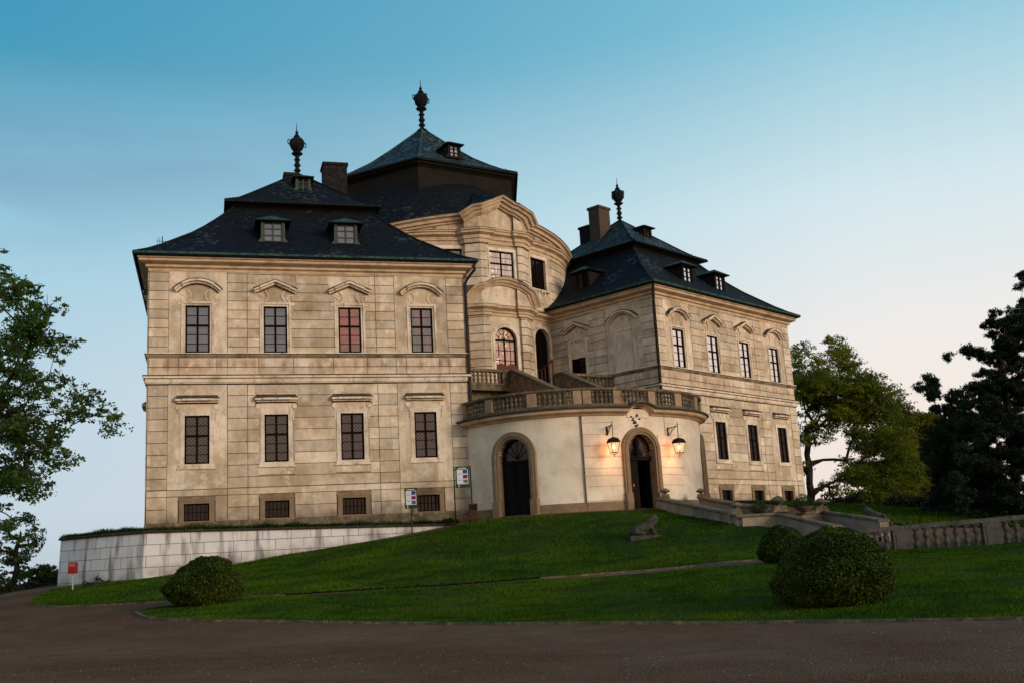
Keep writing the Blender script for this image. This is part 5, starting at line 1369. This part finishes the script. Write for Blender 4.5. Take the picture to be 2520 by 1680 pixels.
def ball(p,label,sc=1.0):
    root=empty('stone_finial',p,RNG.uniform(-.2,.2),label=label,cat='stone finial',group='stone finials on the ramp parapets')
    mb=MB(); w=.24*sc; h=.20*sc; 
    v=[(-w,-w,0),(w,-w,0),(w,w,0),(-w,w,0)]+[(x*.8,y*.8,h) for x,y in ((-w,-w),(w,-w),(w,w),(-w,w))]
    mb.add(v,[(3,2,1,0),(4,5,6,7),(0,1,5,4),(1,2,6,5),(2,3,7,6),(3,0,4,7)]); o=mb.build('base',M_OLD); o.parent=root
    mb=MB(); mb.lathe([(.10,0),(.07,.03),(.10,.06),(.25,.13),(.27,.16),(.16,.25),(.05,.30),(.0,.31)],12); mb.v=[(x*sc,y*sc,z*sc+h) for x,y,z in mb.v]; o=mb.build('knob',M_OLD,smooth=True); o.parent=root
ball(at(1529,1144,54.0)+Vector((0,0,.02)),'diamond-topped stone finial at the foot of the portal surround')
ball(at(1611,1142,56.4),'diamond-topped stone finial at the top end of the second parapet')
ball(at(1692,1179,45.3),'dark stone finial on the pillar at the lower end of the first parapet',1.0)
ball(at(1790,1175,44.9),'broad stone finial on the middle corner of the ramp parapet',1.35)
ball(at(1887,1174,47.4),'stone finial on the far corner of the ramp parapets, beside the leafy planter',1.2)
M_PLANT=leafmat('planter_leaves',(.012,.03,.008),(.04,.075,.02))
M_EARTH=mat('dark_earth',(.02,.014,.01),.95)
def planter(p,sc,label,n=700,h=.35):
    root=empty('stone_planter',p,0,label=label,cat='planter')
    mb=MB(); mb.lathe([(.16,0),(.18,.04),(.10,.09),(.30,.20),(.44,.30),(.46,.34),(.38,.34),(.34,.28)],14); mb.v=[(x*sc,y*sc,z*sc) for x,y,z in mb.v]; o=mb.build('bowl',M_OLD,smooth=True); o.parent=root
    a=RNG.uniform(0,2*np.pi,n); r=.36*sc*np.sqrt(RNG.uniform(size=n)); z=.30*sc+h*RNG.uniform(size=n)**1.3*(1-(r/(.5*sc))**2)
    V,Fc=leafcloud(np.stack([r*1.2*np.cos(a),r*1.2*np.sin(a),z],1),.09,RNG,.4); fastmesh('plant',V,Fc,M_PLANT,root)
planter(at(1746,1186,46.0),.95,'shallow stone bowl planter with low plants between two finials on the ramp')
planter(at(1848,1180,46.5),1.0,'stone planter overflowing with dark foliage near the far parapet corner',1200,.6)
M_LION=mat('lion_stone',(.060,.053,.043),.95,[(3,(.025,.023,.02),.42,.65,.9),(9,(.11,.10,.085),.55,.75,.6)],bump=(14,.9,.04))
# ------------------------------------------------------------------ crouching stone lions (skin modifier)
def skinned(name,nodes,edges,m,sub=2,parent=None):
    me=bpy.data.meshes.new(name); me.from_pydata([n[:3] for n in nodes],edges,[]); o=bpy.data.objects.new(name,me); col.objects.link(o)
    md_=o.modifiers.new('s','SKIN'); 
    for i,n in enumerate(nodes): me.skin_vertices[0].data[i].radius=(n[3],n[4] if len(n)>4 else n[3])
    me.skin_vertices[0].data[0].use_root=True
    ss_=o.modifiers.new('u','SUBSURF'); ss_.levels=sub; ss_.render_levels=sub
    dg=bpy.context.evaluated_depsgraph_get(); ev=o.evaluated_get(dg); nm=bpy.data.meshes.new_from_object(ev); 
    o.modifiers.clear(); o.data=nm; nm.materials.clear(); nm.materials.append(m); nm.polygons.foreach_set('use_smooth',[True]*len(nm.polygons)); o.name=name
    bpy.data.meshes.remove(me)
    if parent: o.parent=parent
    return o
def lion(loc,rz,sc,label,m):
    root=empty('stone_lion',loc,rz,label=label,cat='statue')
    mb=MB(); mb.box(-.68*sc,.66*sc,-.26*sc,.26*sc,-.25,.09*sc); o=mb.build('base',m); o.parent=root
    N=[(-.50,0,.30,.20,.19),(-.22,0,.37,.22,.21),(.08,0,.46,.23,.22),(.30,0,.56,.23,.23),(.44,0,.72,.19,.20),(.52,0,.79,.16,.16),(.66,0,.74,.10,.10),
       (.34,.13,.42,.09),(.36,.14,.22,.07),(.42,.14,.15,.06),(.54,.14,.14,.055),(.34,-.13,.42,.09),(.36,-.14,.22,.07),(.42,-.14,.15,.06),(.54,-.14,.14,.055),
       (-.40,.17,.25,.14),(-.16,.20,.18,.08),(.02,.20,.14,.06),(-.40,-.17,.25,.14),(-.16,-.20,.18,.08),(.02,-.20,.14,.06),(-.56,0,.22,.06),(-.50,.20,.15,.04),(-.3,.27,.14,.035),(.44,.11,.90,.04),(.44,-.11,.90,.04)]
    N=[tuple(q*sc for q in n) for n in N]
    E_=[(0,1),(1,2),(2,3),(3,4),(4,5),(5,6),(3,7),(7,8),(8,9),(9,10),(3,11),(11,12),(12,13),(13,14),(0,15),(15,16),(16,17),(0,18),(18,19),(19,20),(0,21),(21,22),(22,23),(5,24),(5,25)]
    skinned('body',N,E_,m,2,root)
q=hit(1481,1237); lion((q.x,q.y,hz(*q)+.07),R_(12),1.0,'weathered stone lion crouching on the sloping lawn below the portal',M_LION)
q=at(2016,1204,44.5); lion((q.x,q.y,q.z),R_(150),.85,'small dark stone lion lying behind the garden balustrade',M_LION)
# ------------------------------------------------------------------ garden balustrade
def garden_bal():
    a=at(1962,1215,40.2); b=at(2352,1181,39.6)
    zt=lambda x: a.z+(b.z-a.z)*(x-a.x)/(b.x-a.x)
    d=Vector((b.x-a.x,b.y-a.y)); Lr=d.length; d.normalize(); ang=math.atan2(d.y,d.x); slope=(b.z-a.z)/Lr
    root=empty('garden_balustrade',(a.x,a.y,-.7),ang,label='long weathered grey stone balustrade on the right edge of the lawn',cat='balustrade')
    ext=7.5
    def P(s,z): return (s,0,z)
    def beam(mb,s0,s1,y,z0,z1,n=1):
        v=[]
        for s in (s0,s1):
            zz=slope*s+a.z+.7
            v+=[(s,-y,zz+z0),(s,y,zz+z0),(s,y,zz+z1),(s,-y,zz+z1)]
        mb.add(v,[(0,1,2,3),(7,6,5,4),(0,4,5,1),(1,5,6,2),(2,6,7,3),(3,7,4,0)])
    s_of=lambda xv: (at(xv,1210,40).x-a.x)/d.x
    mb=MB()
    for k in range(int((Lr+ext+2)/1.9)+1):
        beam(mb,-2+k*1.9+.01,-2+(k+1)*1.9-.01,.19,-.16,0); 
    o=mb.build('rail',M_GREY); o.parent=root
    mb=MB()
    for k in range(int((Lr+ext+2)/1.9)+1): beam(mb,-2+k*1.9+.01,-2+(k+1)*1.9-.01,.22,-1.22,-1.03)
    o=mb.build('plinth',M_GREY); o.parent=root
    mb=MB()
    for k in range(int((Lr+ext+2)/1.9)+1): beam(mb,-2+k*1.9,-2+(k+1)*1.9,.34,-1.28,-1.218)
    o=mb.build('kerb',mat('pale_kerb',(.42,.40,.37),.9,[(3,(.2,.19,.17),.5,.7,.8)])); o.parent=root
    ped=[s_of(1858),s_of(2068),s_of(2268)]; ped.append(ped[2]+(ped[2]-ped[1])); ped.append(ped[3]+(ped[2]-ped[1]))
    for s in ped:
        mb=MB(); zz=slope*s+a.z+.7; mb.box(s-.33,s+.33,-.17,.17,zz-1.03,zz-.16); mb.box(s-.22,s+.22,-.19,-.17,zz-.92,zz-.27); o=mb.build('pedestal',M_GREY); o.parent=root
    for p,q in zip(ped,ped[1:]):
        n=7 
        for k in range(n):
            s=p+.36+(q-p-.72)*(k+.5)/n; zz=slope*s+a.z+.7
            o=bpy.data.objects.new('baluster',BALG); col.objects.link(o); o.parent=root; o.location=(s,0,zz-1.03); o.scale=(1,1,1.08)
garden_bal()
# ------------------------------------------------------------------ signs, bin, post box
def flat(name,c,rough=.5): return mat(name,c,rough)
M_GREEN=flat('sign_green',(.010,.055,.022)); M_WHITE=flat('sign_white',(.62,.62,.66)); M_BLUE=mat('print_blue',(.02,.03,.12),.5,[(9,(.08,.10,.28),.5,.6,.8),(14,(.3,.2,.25),.6,.7,.6)]); M_MAG=mat('print_magenta',(.12,.015,.06),.5,[(9,(.35,.08,.18),.5,.6,.9)]); M_PGREY=mat('print_grey',(.10,.09,.11),.5,[(8,(.4,.36,.38),.5,.6,.9)]); M_TEXT=flat('print_text',(.03,.03,.05)); M_HEAD=flat('print_head',(.6,.7,.55))
def board(root,w,h,z,y=0):
    mb=MB(); mb.box(-w/2,w/2,y-.02,y+.02,z,z+h); o=mb.build('board',M_GREEN); o.parent=root
    mb=MB(); sx0,sx1=-w*.40,w*.42; sz0,sz1=z+h*.17,z+h*.86; mb.box(sx0,sx1,y-.026,y-.02,sz0,sz1); s=mb.build('poster',M_WHITE); s.parent=root
    for i,m in enumerate((M_BLUE,M_MAG,M_PGREY)):
        q=MB(); hh=(sz1-sz0)/3; q.box(w*.04,w*.38,y-.031,y-.0265,sz1-hh*(i+1)+.03*h,sz1-hh*i-.02*h); o=q.build('picture',m); o.parent=s
    q=MB()
    for i in range(2): q.box(-w*.35,-w*.02,y-.029,y-.0265,sz1-(sz1-sz0)*(.31+.42*i),sz1-(sz1-sz0)*(.31+.42*i)+.018*h)
    for i in range(9):
        if i not in (2,6): q.box(-w*.35,-w*(.05+.08*RNG.uniform()),y-.028,y-.0265,sz1-(sz1-sz0)*(.08+.1*i),sz1-(sz1-sz0)*(.08+.1*i)+.004*h)
    o=q.build('text_lines',M_TEXT); o.parent=s
    q=MB(); q.box(-w*.32,w*.30,y-.026,y-.0205,z+h*.905,z+h*.935); q.box(-w*.30,-w*.24,y-.026,y-.0205,z+h*.04,z+h*.13); o=q.build('heading',M_HEAD); o.parent=root
def sign2():
    b=at(1046,1211,54.6); b2=at(1088,1204,54.6); w=(b2.x-b.x)-.1
    root=empty('info_sign',((b.x+b2.x)/2,54.6,b.z),R_(4),label='green notice board with a poster between two dark posts near the porch',cat='sign',group='green notice boards')
    for s in (-1,1):
        mb=MB(); mb.tube([(s*(w/2+.03),0,-.4),(s*(w/2-.0),0,3.15)],.035,6); o=mb.build('post',M_PIPE); o.parent=root
    for z in (1.45+.55+.1,2.95): 
        mb=MB(); mb.tube([(-w/2,.03,z),(w/2,.03,z)],.025,5); o=mb.build('crossbar',M_PIPE); o.parent=root
    board(root,w*.83,1.10,2.02,-.03)
sign2()
b=at(947,1227,54.0)
root=empty('info_sign',tuple(b),R_(-2),label='smaller green notice board on one thin post in front of the whitewashed wall',cat='sign',group='green notice boards')
mb=MB(); mb.tube([(0,0,-.4),(-.02,0,1.4)],.03,6); o=mb.build('post',M_PIPE); o.parent=root
board(root,.66,1.04,1.33)
b=at(1088,1198,54.1)
root=empty('litter_bin',(b.x,b.y,b.z),R_(6),label='dark brown square litter bin beside the left porch doorway',cat='litter bin')
M_BIN=mat('bin_paint',(.045,.020,.015),.6,[(5,(.08,.035,.02),.5,.7,.8)])
mb=MB(); mb.box(-.21,.21,-.2,.2,.10,.62); mb.box(-.23,.23,-.22,.22,.86,.93)
for x in (-.21,.18): mb.box(x,x+.03,-.2,-.17,.62,.86); mb.box(x,x+.03,.17,.2,.62,.86)
mb.box(-.16,.16,-.15,.15,0,.10); o=mb.build('body',M_BIN); o.parent=root
mb=MB(); mb.box(-.17,.17,-.165,.165,.6,.85); o=mb.build('liner',M_CHIMD); o.parent=root
b=hit(166,1357); z=hz(*b)
root=empty('red_box',(b.x,b.y,z),0,label='small bright red box on a thin pale post at the wall end',cat='post box')
mb=MB(); mb.tube([(.02,0,-.2),(0,0,.75)],.03,6); mb.tube([(0,0,.72),(-.1,0,.9)],.02,5); o=mb.build('post',mat('pale_metal',(.35,.35,.35),.5)); o.parent=root
M_RED=mat('red_paint',(.22,.016,.009),.45,[(8,(.22,.012,.008),.5,.7,.5)])
mb=MB(); pr=[(-.17,.76),(.17,.76),(.17,1.20),(.13,1.25),(-.13,1.25),(-.17,1.20)]; mb.prism(pr,-.12,.12); o=mb.build('box',M_RED); o.parent=root
mb=MB(); mb.box(-.13,.13,-.125,-.12,1.11,1.18); mb.box(-.17,.17,-.13,-.11,1.06,1.075); o=mb.build('label_plate',mat('label_grey',(.30,.16,.15),.5)); o.parent=root
# ------------------------------------------------------------------ clipped bushes
M_BUSH=leafmat('box_leaves',(.008,.022,.002),(.060,.088,.005),.6)
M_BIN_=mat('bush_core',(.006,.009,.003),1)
def bush(xv,yv,wpx,topv,label,n=42000,lumps=9,seed=1,lf_=.05,lamp_=.06):
    g=hit(xv,yv); Y=g.y; z=hz(g.x,g.y); w=wpx*Y/2402; h=(yv-topv)*Y/2402*1.03
    rng=np.random.default_rng(seed); root=empty('clipped_bush',(g.x,Y+w*.25,z),0,label=label,cat='bush')
    BD_=rng.normal(size=(110,3)); BD_/=np.linalg.norm(BD_,axis=1)[:,None]; lp=rng.normal(size=(lumps,3)); lp[:,2]=np.abs(lp[:,2]); lp/=np.linalg.norm(lp,axis=1)[:,None]
    def rad(d):
        r=np.ones(len(d)); dots=d@lp.T
        r+= (np.exp((dots-1)*9)*lamp_).sum(1)-.03
        bd=np.array(BD_); r+=(np.exp((d@bd.T-1)*70)*.045).sum(1)-.02
        r+= .022*np.sin(d[:,0]*9+d[:,2]*7)*np.sin(d[:,1]*8)+.012*np.sin(d[:,0]*23+1)*np.sin(d[:,2]*21+d[:,1]*17)
        return r
    def shape(d):
        r=rad(d); p=np.empty_like(d); zz=d[:,2]
        p[:,0]=d[:,0]*w/2*r*(1-.16*np.maximum(0,zz))+.05*w*np.maximum(0,zz); p[:,1]=d[:,1]*w/2*r*.9
        p[:,2]=np.where(zz>0,h*.36+zz*h*.63*r,h*.38+zz*h*.40)
        e=np.abs(p[:,0])**1; return p
    d=rng.normal(size=(n,3)); d/=np.linalg.norm(d,axis=1)[:,None]
    p=shape(d)*np.array([1,1,1]); inner=rng.uniform(.90,1.015,n)[:,None]; c=np.array([0,0,h*.4]); p=c+(p-c)*inner; p=p[p[:,2]>.0]
    V,Fc=leafcloud(p,lf_,rng,.75); fastmesh('foliage',V,Fc,M_BUSH,root)
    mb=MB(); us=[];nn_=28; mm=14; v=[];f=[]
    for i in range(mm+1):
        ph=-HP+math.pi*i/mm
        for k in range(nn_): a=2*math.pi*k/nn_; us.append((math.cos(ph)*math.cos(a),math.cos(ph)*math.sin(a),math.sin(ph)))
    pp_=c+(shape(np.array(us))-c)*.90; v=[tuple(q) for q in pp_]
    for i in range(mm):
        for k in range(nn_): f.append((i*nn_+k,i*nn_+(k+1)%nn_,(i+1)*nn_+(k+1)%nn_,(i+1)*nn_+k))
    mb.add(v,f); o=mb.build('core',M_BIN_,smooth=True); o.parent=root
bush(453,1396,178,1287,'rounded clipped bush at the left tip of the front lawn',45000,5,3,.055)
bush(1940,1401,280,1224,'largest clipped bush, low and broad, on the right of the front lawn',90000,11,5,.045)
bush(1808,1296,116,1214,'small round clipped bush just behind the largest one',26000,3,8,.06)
# ------------------------------------------------------------------ trees
M_BARK=mat('bark',(.030,.022,.016),.95,[(4,(.055,.045,.033),.45,.65,.8,(1,1,.3))],bump=(9,1,.05))
M_LEAF_L=leafmat('lime_leaves',(.028,.070,.012),(.10,.17,.026),.6,.45)
M_LEAF_O=leafmat('oak_leaves',(.050,.088,.006),(.175,.215,.014),.6,.5)
M_LEAF_Y=leafmat('maple_leaves',(.055,.068,.005),(.15,.15,.009),.6,.45)
M_NEED=leafmat('pine_needles',(.005,.013,.006),(.018,.036,.014),.7)
M_HEDGE=leafmat('hedge_leaves',(.008,.014,.004),(.022,.032,.008),.7)
def tree(name,root,trunk_top,clumps,leaf,m,label,cat='tree',per=120,seed=0,r0=.3,flat_=.55,asp=.55,needle=False,group=None,trunk_r_end=.12,maxr=None):
    """clumps: (n,4) world centre + radius. Skeleton: each clump hangs on the nearest node nearer to the trunk"""
    rng=np.random.default_rng(seed); root=Vector(root); tt=Vector(trunk_top)
    E0=empty(name,tuple(root),0,label=label,cat=cat,group=group)
    nodes=[]; par=[]; 
    nt_=7
    for k in range(nt_+1):
        p=root.lerp(tt,k/nt_); p=p+Vector((rng.normal()*.07,rng.normal()*.07,0)); nodes.append(p); par.append(k-1)
    order=sorted(range(len(clumps)),key=lambda i:(Vector(clumps[i][:3])-tt).length)
    ends=[]
    for i in order:
        c=Vector(clumps[i][:3]); best=None
        for j in range(2,len(nodes)):
            dd=(c-nodes[j]).length; up_=c.z-nodes[j].z
            cost=dd+(max(0,-up_)*.8)+ (.5 if par[j] is not None and j<=nt_ else 0)
            if best is None or cost<best[0]: best=(cost,j)
        j=best[1]; a=nodes[j]; n=max(1,int((c-a).length/ max(.5,clumps[i][3]*.8)))
        prev=j; sag=Vector((0,0,(c-a).length*.08))
        for k in range(1,n+1):
            t=k/n; p=a.lerp(c,t)+sag*math.sin(math.pi*t)+Vector((rng.normal(),rng.normal(),rng.normal()))*.04*(c-a).length*(0 if k==n else 1)/math.sqrt(n)
            nodes.append(p); par.append(prev); prev=len(nodes)-1
        ends.append(prev)
    wgt=[0]*len(nodes)
    for e in ends:
        k=e
        while k>=0: wgt[k]+=1; k=par[k]
    tot=max(wgt); rad=[max(.010,r0*(w/tot)**.62) for w in wgt]
    mb=MB()
    for k in range(1,len(nodes)):
        p=par[k]; 
        if (nodes[k]-nodes[p]).length<.01: continue
        mb.tube([nodes[p]-root,nodes[k]-root],[rad[p]*(1.35 if p==0 else 1) if p<nt_ else min(rad[p],rad[k]*1.25),rad[k]],6 if rad[k]>.06 else 4)
    # twigs inside the clumps
    C=[];
    for (x,y,z,r) in clumps:
        c=Vector((x,y,z)); nt2=5
        subs=[]
        for _ in range(nt2):
            d=Vector(rng.normal(size=3)); d.z*=flat_; d.normalize(); e=c+d*r*.8; subs.append(e); 
            mb.tube([c-root,(c+e)/2-root+Vector((0,0,.05*r)),e-root],[.016,.012,.006],3)
        k=max(40,int(per*5.5*r*r/(.8*.8)))
        g=rng.normal(size=(k,3)); g/=np.linalg.norm(g,axis=1)[:,None]; g*=(rng.uniform(size=k)**.4)[:,None]*r*np.array([1,1,flat_])
        # cluster the leaves on sprays for gaps
        ns=max(8,k//12); S0=g[:ns]; w=rng.integers(0,ns,k-ns)
        g2=S0[w]+rng.normal(size=(k-ns,3))*r*.13*np.array([1,1,.6]); C.append(np.concatenate([S0,g2])+np.array([x,y,z]))
    o=mb.build('trunk',M_BARK); o.parent=E0
    C=np.concatenate(C)-np.array(root)
    if needle:
        k=len(C); C=np.repeat(C,4,0)+rng.normal(size=(k*4,3))*.045
    V,Fc=leafcloud(C,leaf,rng,asp,up=.4); fastmesh('crown',V,Fc,m,E0); return E0
def ell_clumps(L_,Y,rng,scale,dY=2.0,dens=1.0,rr=(.5,.9)):
    out=[]
    for e in L_:
        xv,yv,rx,ry=e[:4]; dn=e[4] if len(e)>4 else 1
        k=max(1,int(dens*dn*rx*ry/(scale*scale)))
        for _ in range(k):
            while True:
                a,b=rng.uniform(-1,1,2)
                if a*a+b*b<=1: break
            Yc=Y+rng.uniform(-dY,dY); p=at(xv+a*rx,yv+b*ry,Yc); out.append((p.x,p.y,p.z,rng.uniform(*rr)))
    return out
rg=np.random.default_rng(11)
cl=ell_clumps([(5,573,24,20,1),(15,690,75,55),(70,770,60,38),(115,790,50,28,1.2),(150,815,25,10,.5),(30,840,90,45,1.1),(110,885,60,28),(165,905,55,30),(215,945,50,25,1.2),(255,975,20,12,1.5),(60,940,100,45),(140,960,60,28,1),(40,1010,90,45),(110,1020,60,30,.9),(155,1060,20,14,1),(30,1080,75,45),(95,1095,50,32,.9),(30,1140,60,22,.8),
  (20,650,50,30,1),(60,720,70,45,1),(20,900,50,120,1),(10,1050,40,80,1),(60,800,60,60,.8),(-120,650,110,120,.5),(-140,850,110,140,.5),(-130,1040,90,90,.4),(-250,800,90,250,.35)],33,rg,20,3.0,1.0,(.36,.62))
b=at(-190,1400,33); tree('lime_tree',(b.x,b.y,hz(b.x,b.y)),(b.x+.6,33,6.2),cl,.115,M_LEAF_L,'broad leafy green tree reaching into the frame from the left edge',per=100,seed=2,r0=.22,flat_=.6)
cl=ell_clumps([(1855,835,42,50,1.1),(1900,812,45,32,1),(1945,838,38,26),(1985,860,35,20),(2010,890,25,20,.8),(1900,850,70,50,1),(1960,920,90,50,1),(2020,1000,90,60,.9),(2060,1100,90,60,.8),(1850,905,40,45,.9),(1905,880,60,35),(1970,905,50,28),(1880,960,60,35),(1950,955,60,28,.9),(2020,950,45,28),(2055,985,35,24),(1925,1015,70,22,.6),(2000,1020,60,24,.8),(2070,1030,50,28),(1850,1000,30,30,.6),(1990,1075,50,14,.35),(2080,1085,60,30,.9),(1880,1120,30,25,.35),(1990,1135,50,22,.7),(2050,1130,60,28,1),(1835,1070,14,40,.4),(1900,930,90,60,.8),(1980,960,90,70,.8),(2040,930,50,40,1),(1935,1080,60,30,.45),(1990,1110,70,40,.8),(1900,1140,50,16,.7),(1845,870,45,60,.8),(1990,920,60,50,1),(1940,870,60,40,1)],88,rg,15.5,4.5,1.0,(.8,1.35))
b=at(1862,1160,88); tree('oak_tree',(b.x,b.y,b.z-.6),(b.x+.3,88,b.z+5.0),cl,.20,M_LEAF_O,'spreading olive-green tree with dark visible limbs beside the right wing',per=36,seed=5,r0=.36,flat_=.5)
cl=ell_clumps([(2110,955,35,25),(2080,975,40,30),(2130,1000,40,35),(2160,1030,28,25),(2120,1060,55,40),(2150,1090,35,30),(2080,1120,60,40),(2020,1140,50,25),(2130,1140,50,30),(2100,1010,70,60,1.2),(2060,1080,90,70,1.2),(2100,1150,100,25,1.4)],96,rg,15,3,1.2,(.9,1.4))
b=at(2100,1180,96); tree('maple_tree',(b.x,b.y,b.z-.3),(b.x,96,b.z+3),cl,.24,M_LEAF_Y,'yellow-green rounded tree between the spreading tree and the dark pines',per=50,seed=6,r0=.3)
def pine(xv,yb,Y,L_,seed,label,dens=1.0,top=None):
    rng=np.random.default_rng(seed); cl=ell_clumps(L_,Y,rng,13,2.2,dens,(.28,.5)); b=at(xv,yb,Y); tz=b.z+(max(c[2] for c in cl)-b.z)*.72
    cl=cl
    tree('pine_tree',(b.x,b.y,b.z-.3),(b.x+.3,Y,tz),cl,.15,M_NEED,label,per=150,seed=seed,r0=.22,flat_=.6,asp=.30,needle=True,group='dark pines at the right edge')
pine(2345,1195,50,[(2350,625,22,18,1.3),(2365,660,30,40),(2340,700,24,18,1.2),(2300,735,34,22,1.2),(2350,740,50,30),(2310,775,34,22,1.2),(2355,800,60,40),(2290,815,26,16),(2225,815,42,12,1.0),(2195,820,16,10,1.5),(2250,830,35,12,.8),(2290,855,34,24),(2270,890,50,26),(2340,870,60,40),(2245,905,30,22),(2340,940,80,50,1.2),(2250,955,50,40,1.1),(2330,1020,90,60,1.2),(2250,1030,60,50,1.1),(2330,1100,90,60,1.2),(2250,1110,70,50,1.1),(2300,1165,110,30,1.2)],21,'tallest dark pine, cut off by the right edge of the view',1.25)
pine(2195,1195,55,[(2140,875,26,8,1.6),(2165,885,22,10,1.2),(2115,893,10,8,1.4),(2150,915,30,12,1.1),(2190,900,18,10),(2190,930,45,22,1.1),(2150,945,20,14,1),(2200,980,50,35,1.1),(2180,1020,40,35,1),(2200,1070,60,40,1.1),(2170,1120,50,40,1.1),(2200,1160,80,30,1.2),(2215,960,40,40,1.2),(2190,1050,70,90,1.3),(2230,1120,80,60,1.3)],22,'lower dark pine with a forked ragged top, left of the tallest pine',1.1)
# distant trees and shrubs on the left
cl=ell_clumps([(20,1180,40,28,1),(40,1215,38,30,.9),(85,1200,20,14,1),(60,1240,30,30,.8),(15,1260,36,50,.9),(50,1300,30,30,.9),(5,1310,25,30)],62,rg,15,2.5,1.0,(.45,.8))
b=at(32,1345,62); tree('young_tree',(b.x,b.y,b.z-.2),(b.x+.2,62,b.z+3.2),cl,.16,M_LEAF_L,'slender young tree standing far off at the left edge',per=60,seed=9,r0=.16)
def shrub(name,L_,Y,m,label,leaf=.18,seed=0,dens=1.2,rr=(.4,.7),per=110,cat='shrub',group=None):
    rng=np.random.default_rng(seed); cl=ell_clumps(L_,Y,rng,12,1.5,dens,rr); b=at(L_[0][0],L_[0][1]+L_[0][3],Y); z=hz(b.x,b.y)
    tree(name,(b.x,b.y,z-.1),(b.x,Y,z+.5),cl,leaf,m,label,cat,per,seed,.07,.7,group=group)
shrub('shrub',[(92,1322,34,20),(60,1318,30,18),(115,1315,14,14)],64,M_LEAF_L,'light green shrub between the young tree and the wall end',seed=31)
shrub('shrub',[(40,1350,50,12),(100,1352,40,14),(128,1348,10,16)],56,M_HEDGE,'low dark hedge in front of the light green shrub',seed=32)
shrub('shrub',[(223,1325,9,16,1.5),(240,1338,14,8,1.2),(205,1338,8,8,1)],49,M_HEDGE,'small dark weed growing against the foot of the whitewashed wall',.1,seed=33,rr=(.16,.28),dens=.8)
for k,(xv,wd,h_) in enumerate(((1950,60,26),(2040,60,22),(2130,60,28),(2220,70,34),(2310,70,36))):
    shrub('dark_shrub',[(xv,1172-h_*.5,wd*.8,h_*.7,1.1)],68-k*2,M_HEDGE,['dark undergrowth right below the spreading tree','dark undergrowth at the foot of the yellow-green tree','dark undergrowth left of the pines','dark undergrowth under the lower pine','dark undergrowth under the tallest pine'][k],.2,40+k,1.2,(.6,1.0),80)

# pale loose stones scattered on the drive
k=5200; Q=np.stack([RNG.uniform(-22,14,k*3),RNG.uniform(12.5,34,k*3)],1); Q=Q[~inside(Q,[tuple(p) for p in lw])]; Q=Q[~inside(Q,[tuple(p) for p in up])][:k]; k=len(Q)
z=hgt(Q)+.004; r=.008+.016*RNG.uniform(size=k)**3; ang=RNG.uniform(0,6.28,k); V=np.empty((k,5,3))
for j in range(4):
    a=ang+j*math.pi/2; V[:,j]=np.stack([Q[:,0]+np.cos(a)*r,Q[:,1]+np.sin(a)*r*.8,z],1)
V[:,4]=np.stack([Q[:,0],Q[:,1],z+r*.8],1)
Fc=np.concatenate([np.stack([np.arange(k)*5+j,np.arange(k)*5+(j+1)%4,np.arange(k)*5+4],1) for j in range(4)])
M_PEB=leafmat('pebbles',(.09,.06,.04),(.24,.18,.13),.9)
tag(fastmesh('loose_stones',V.reshape(-1,3),Fc,M_PEB),'pale loose stones and grit scattered over the brown drive','gravel',kind='stuff')
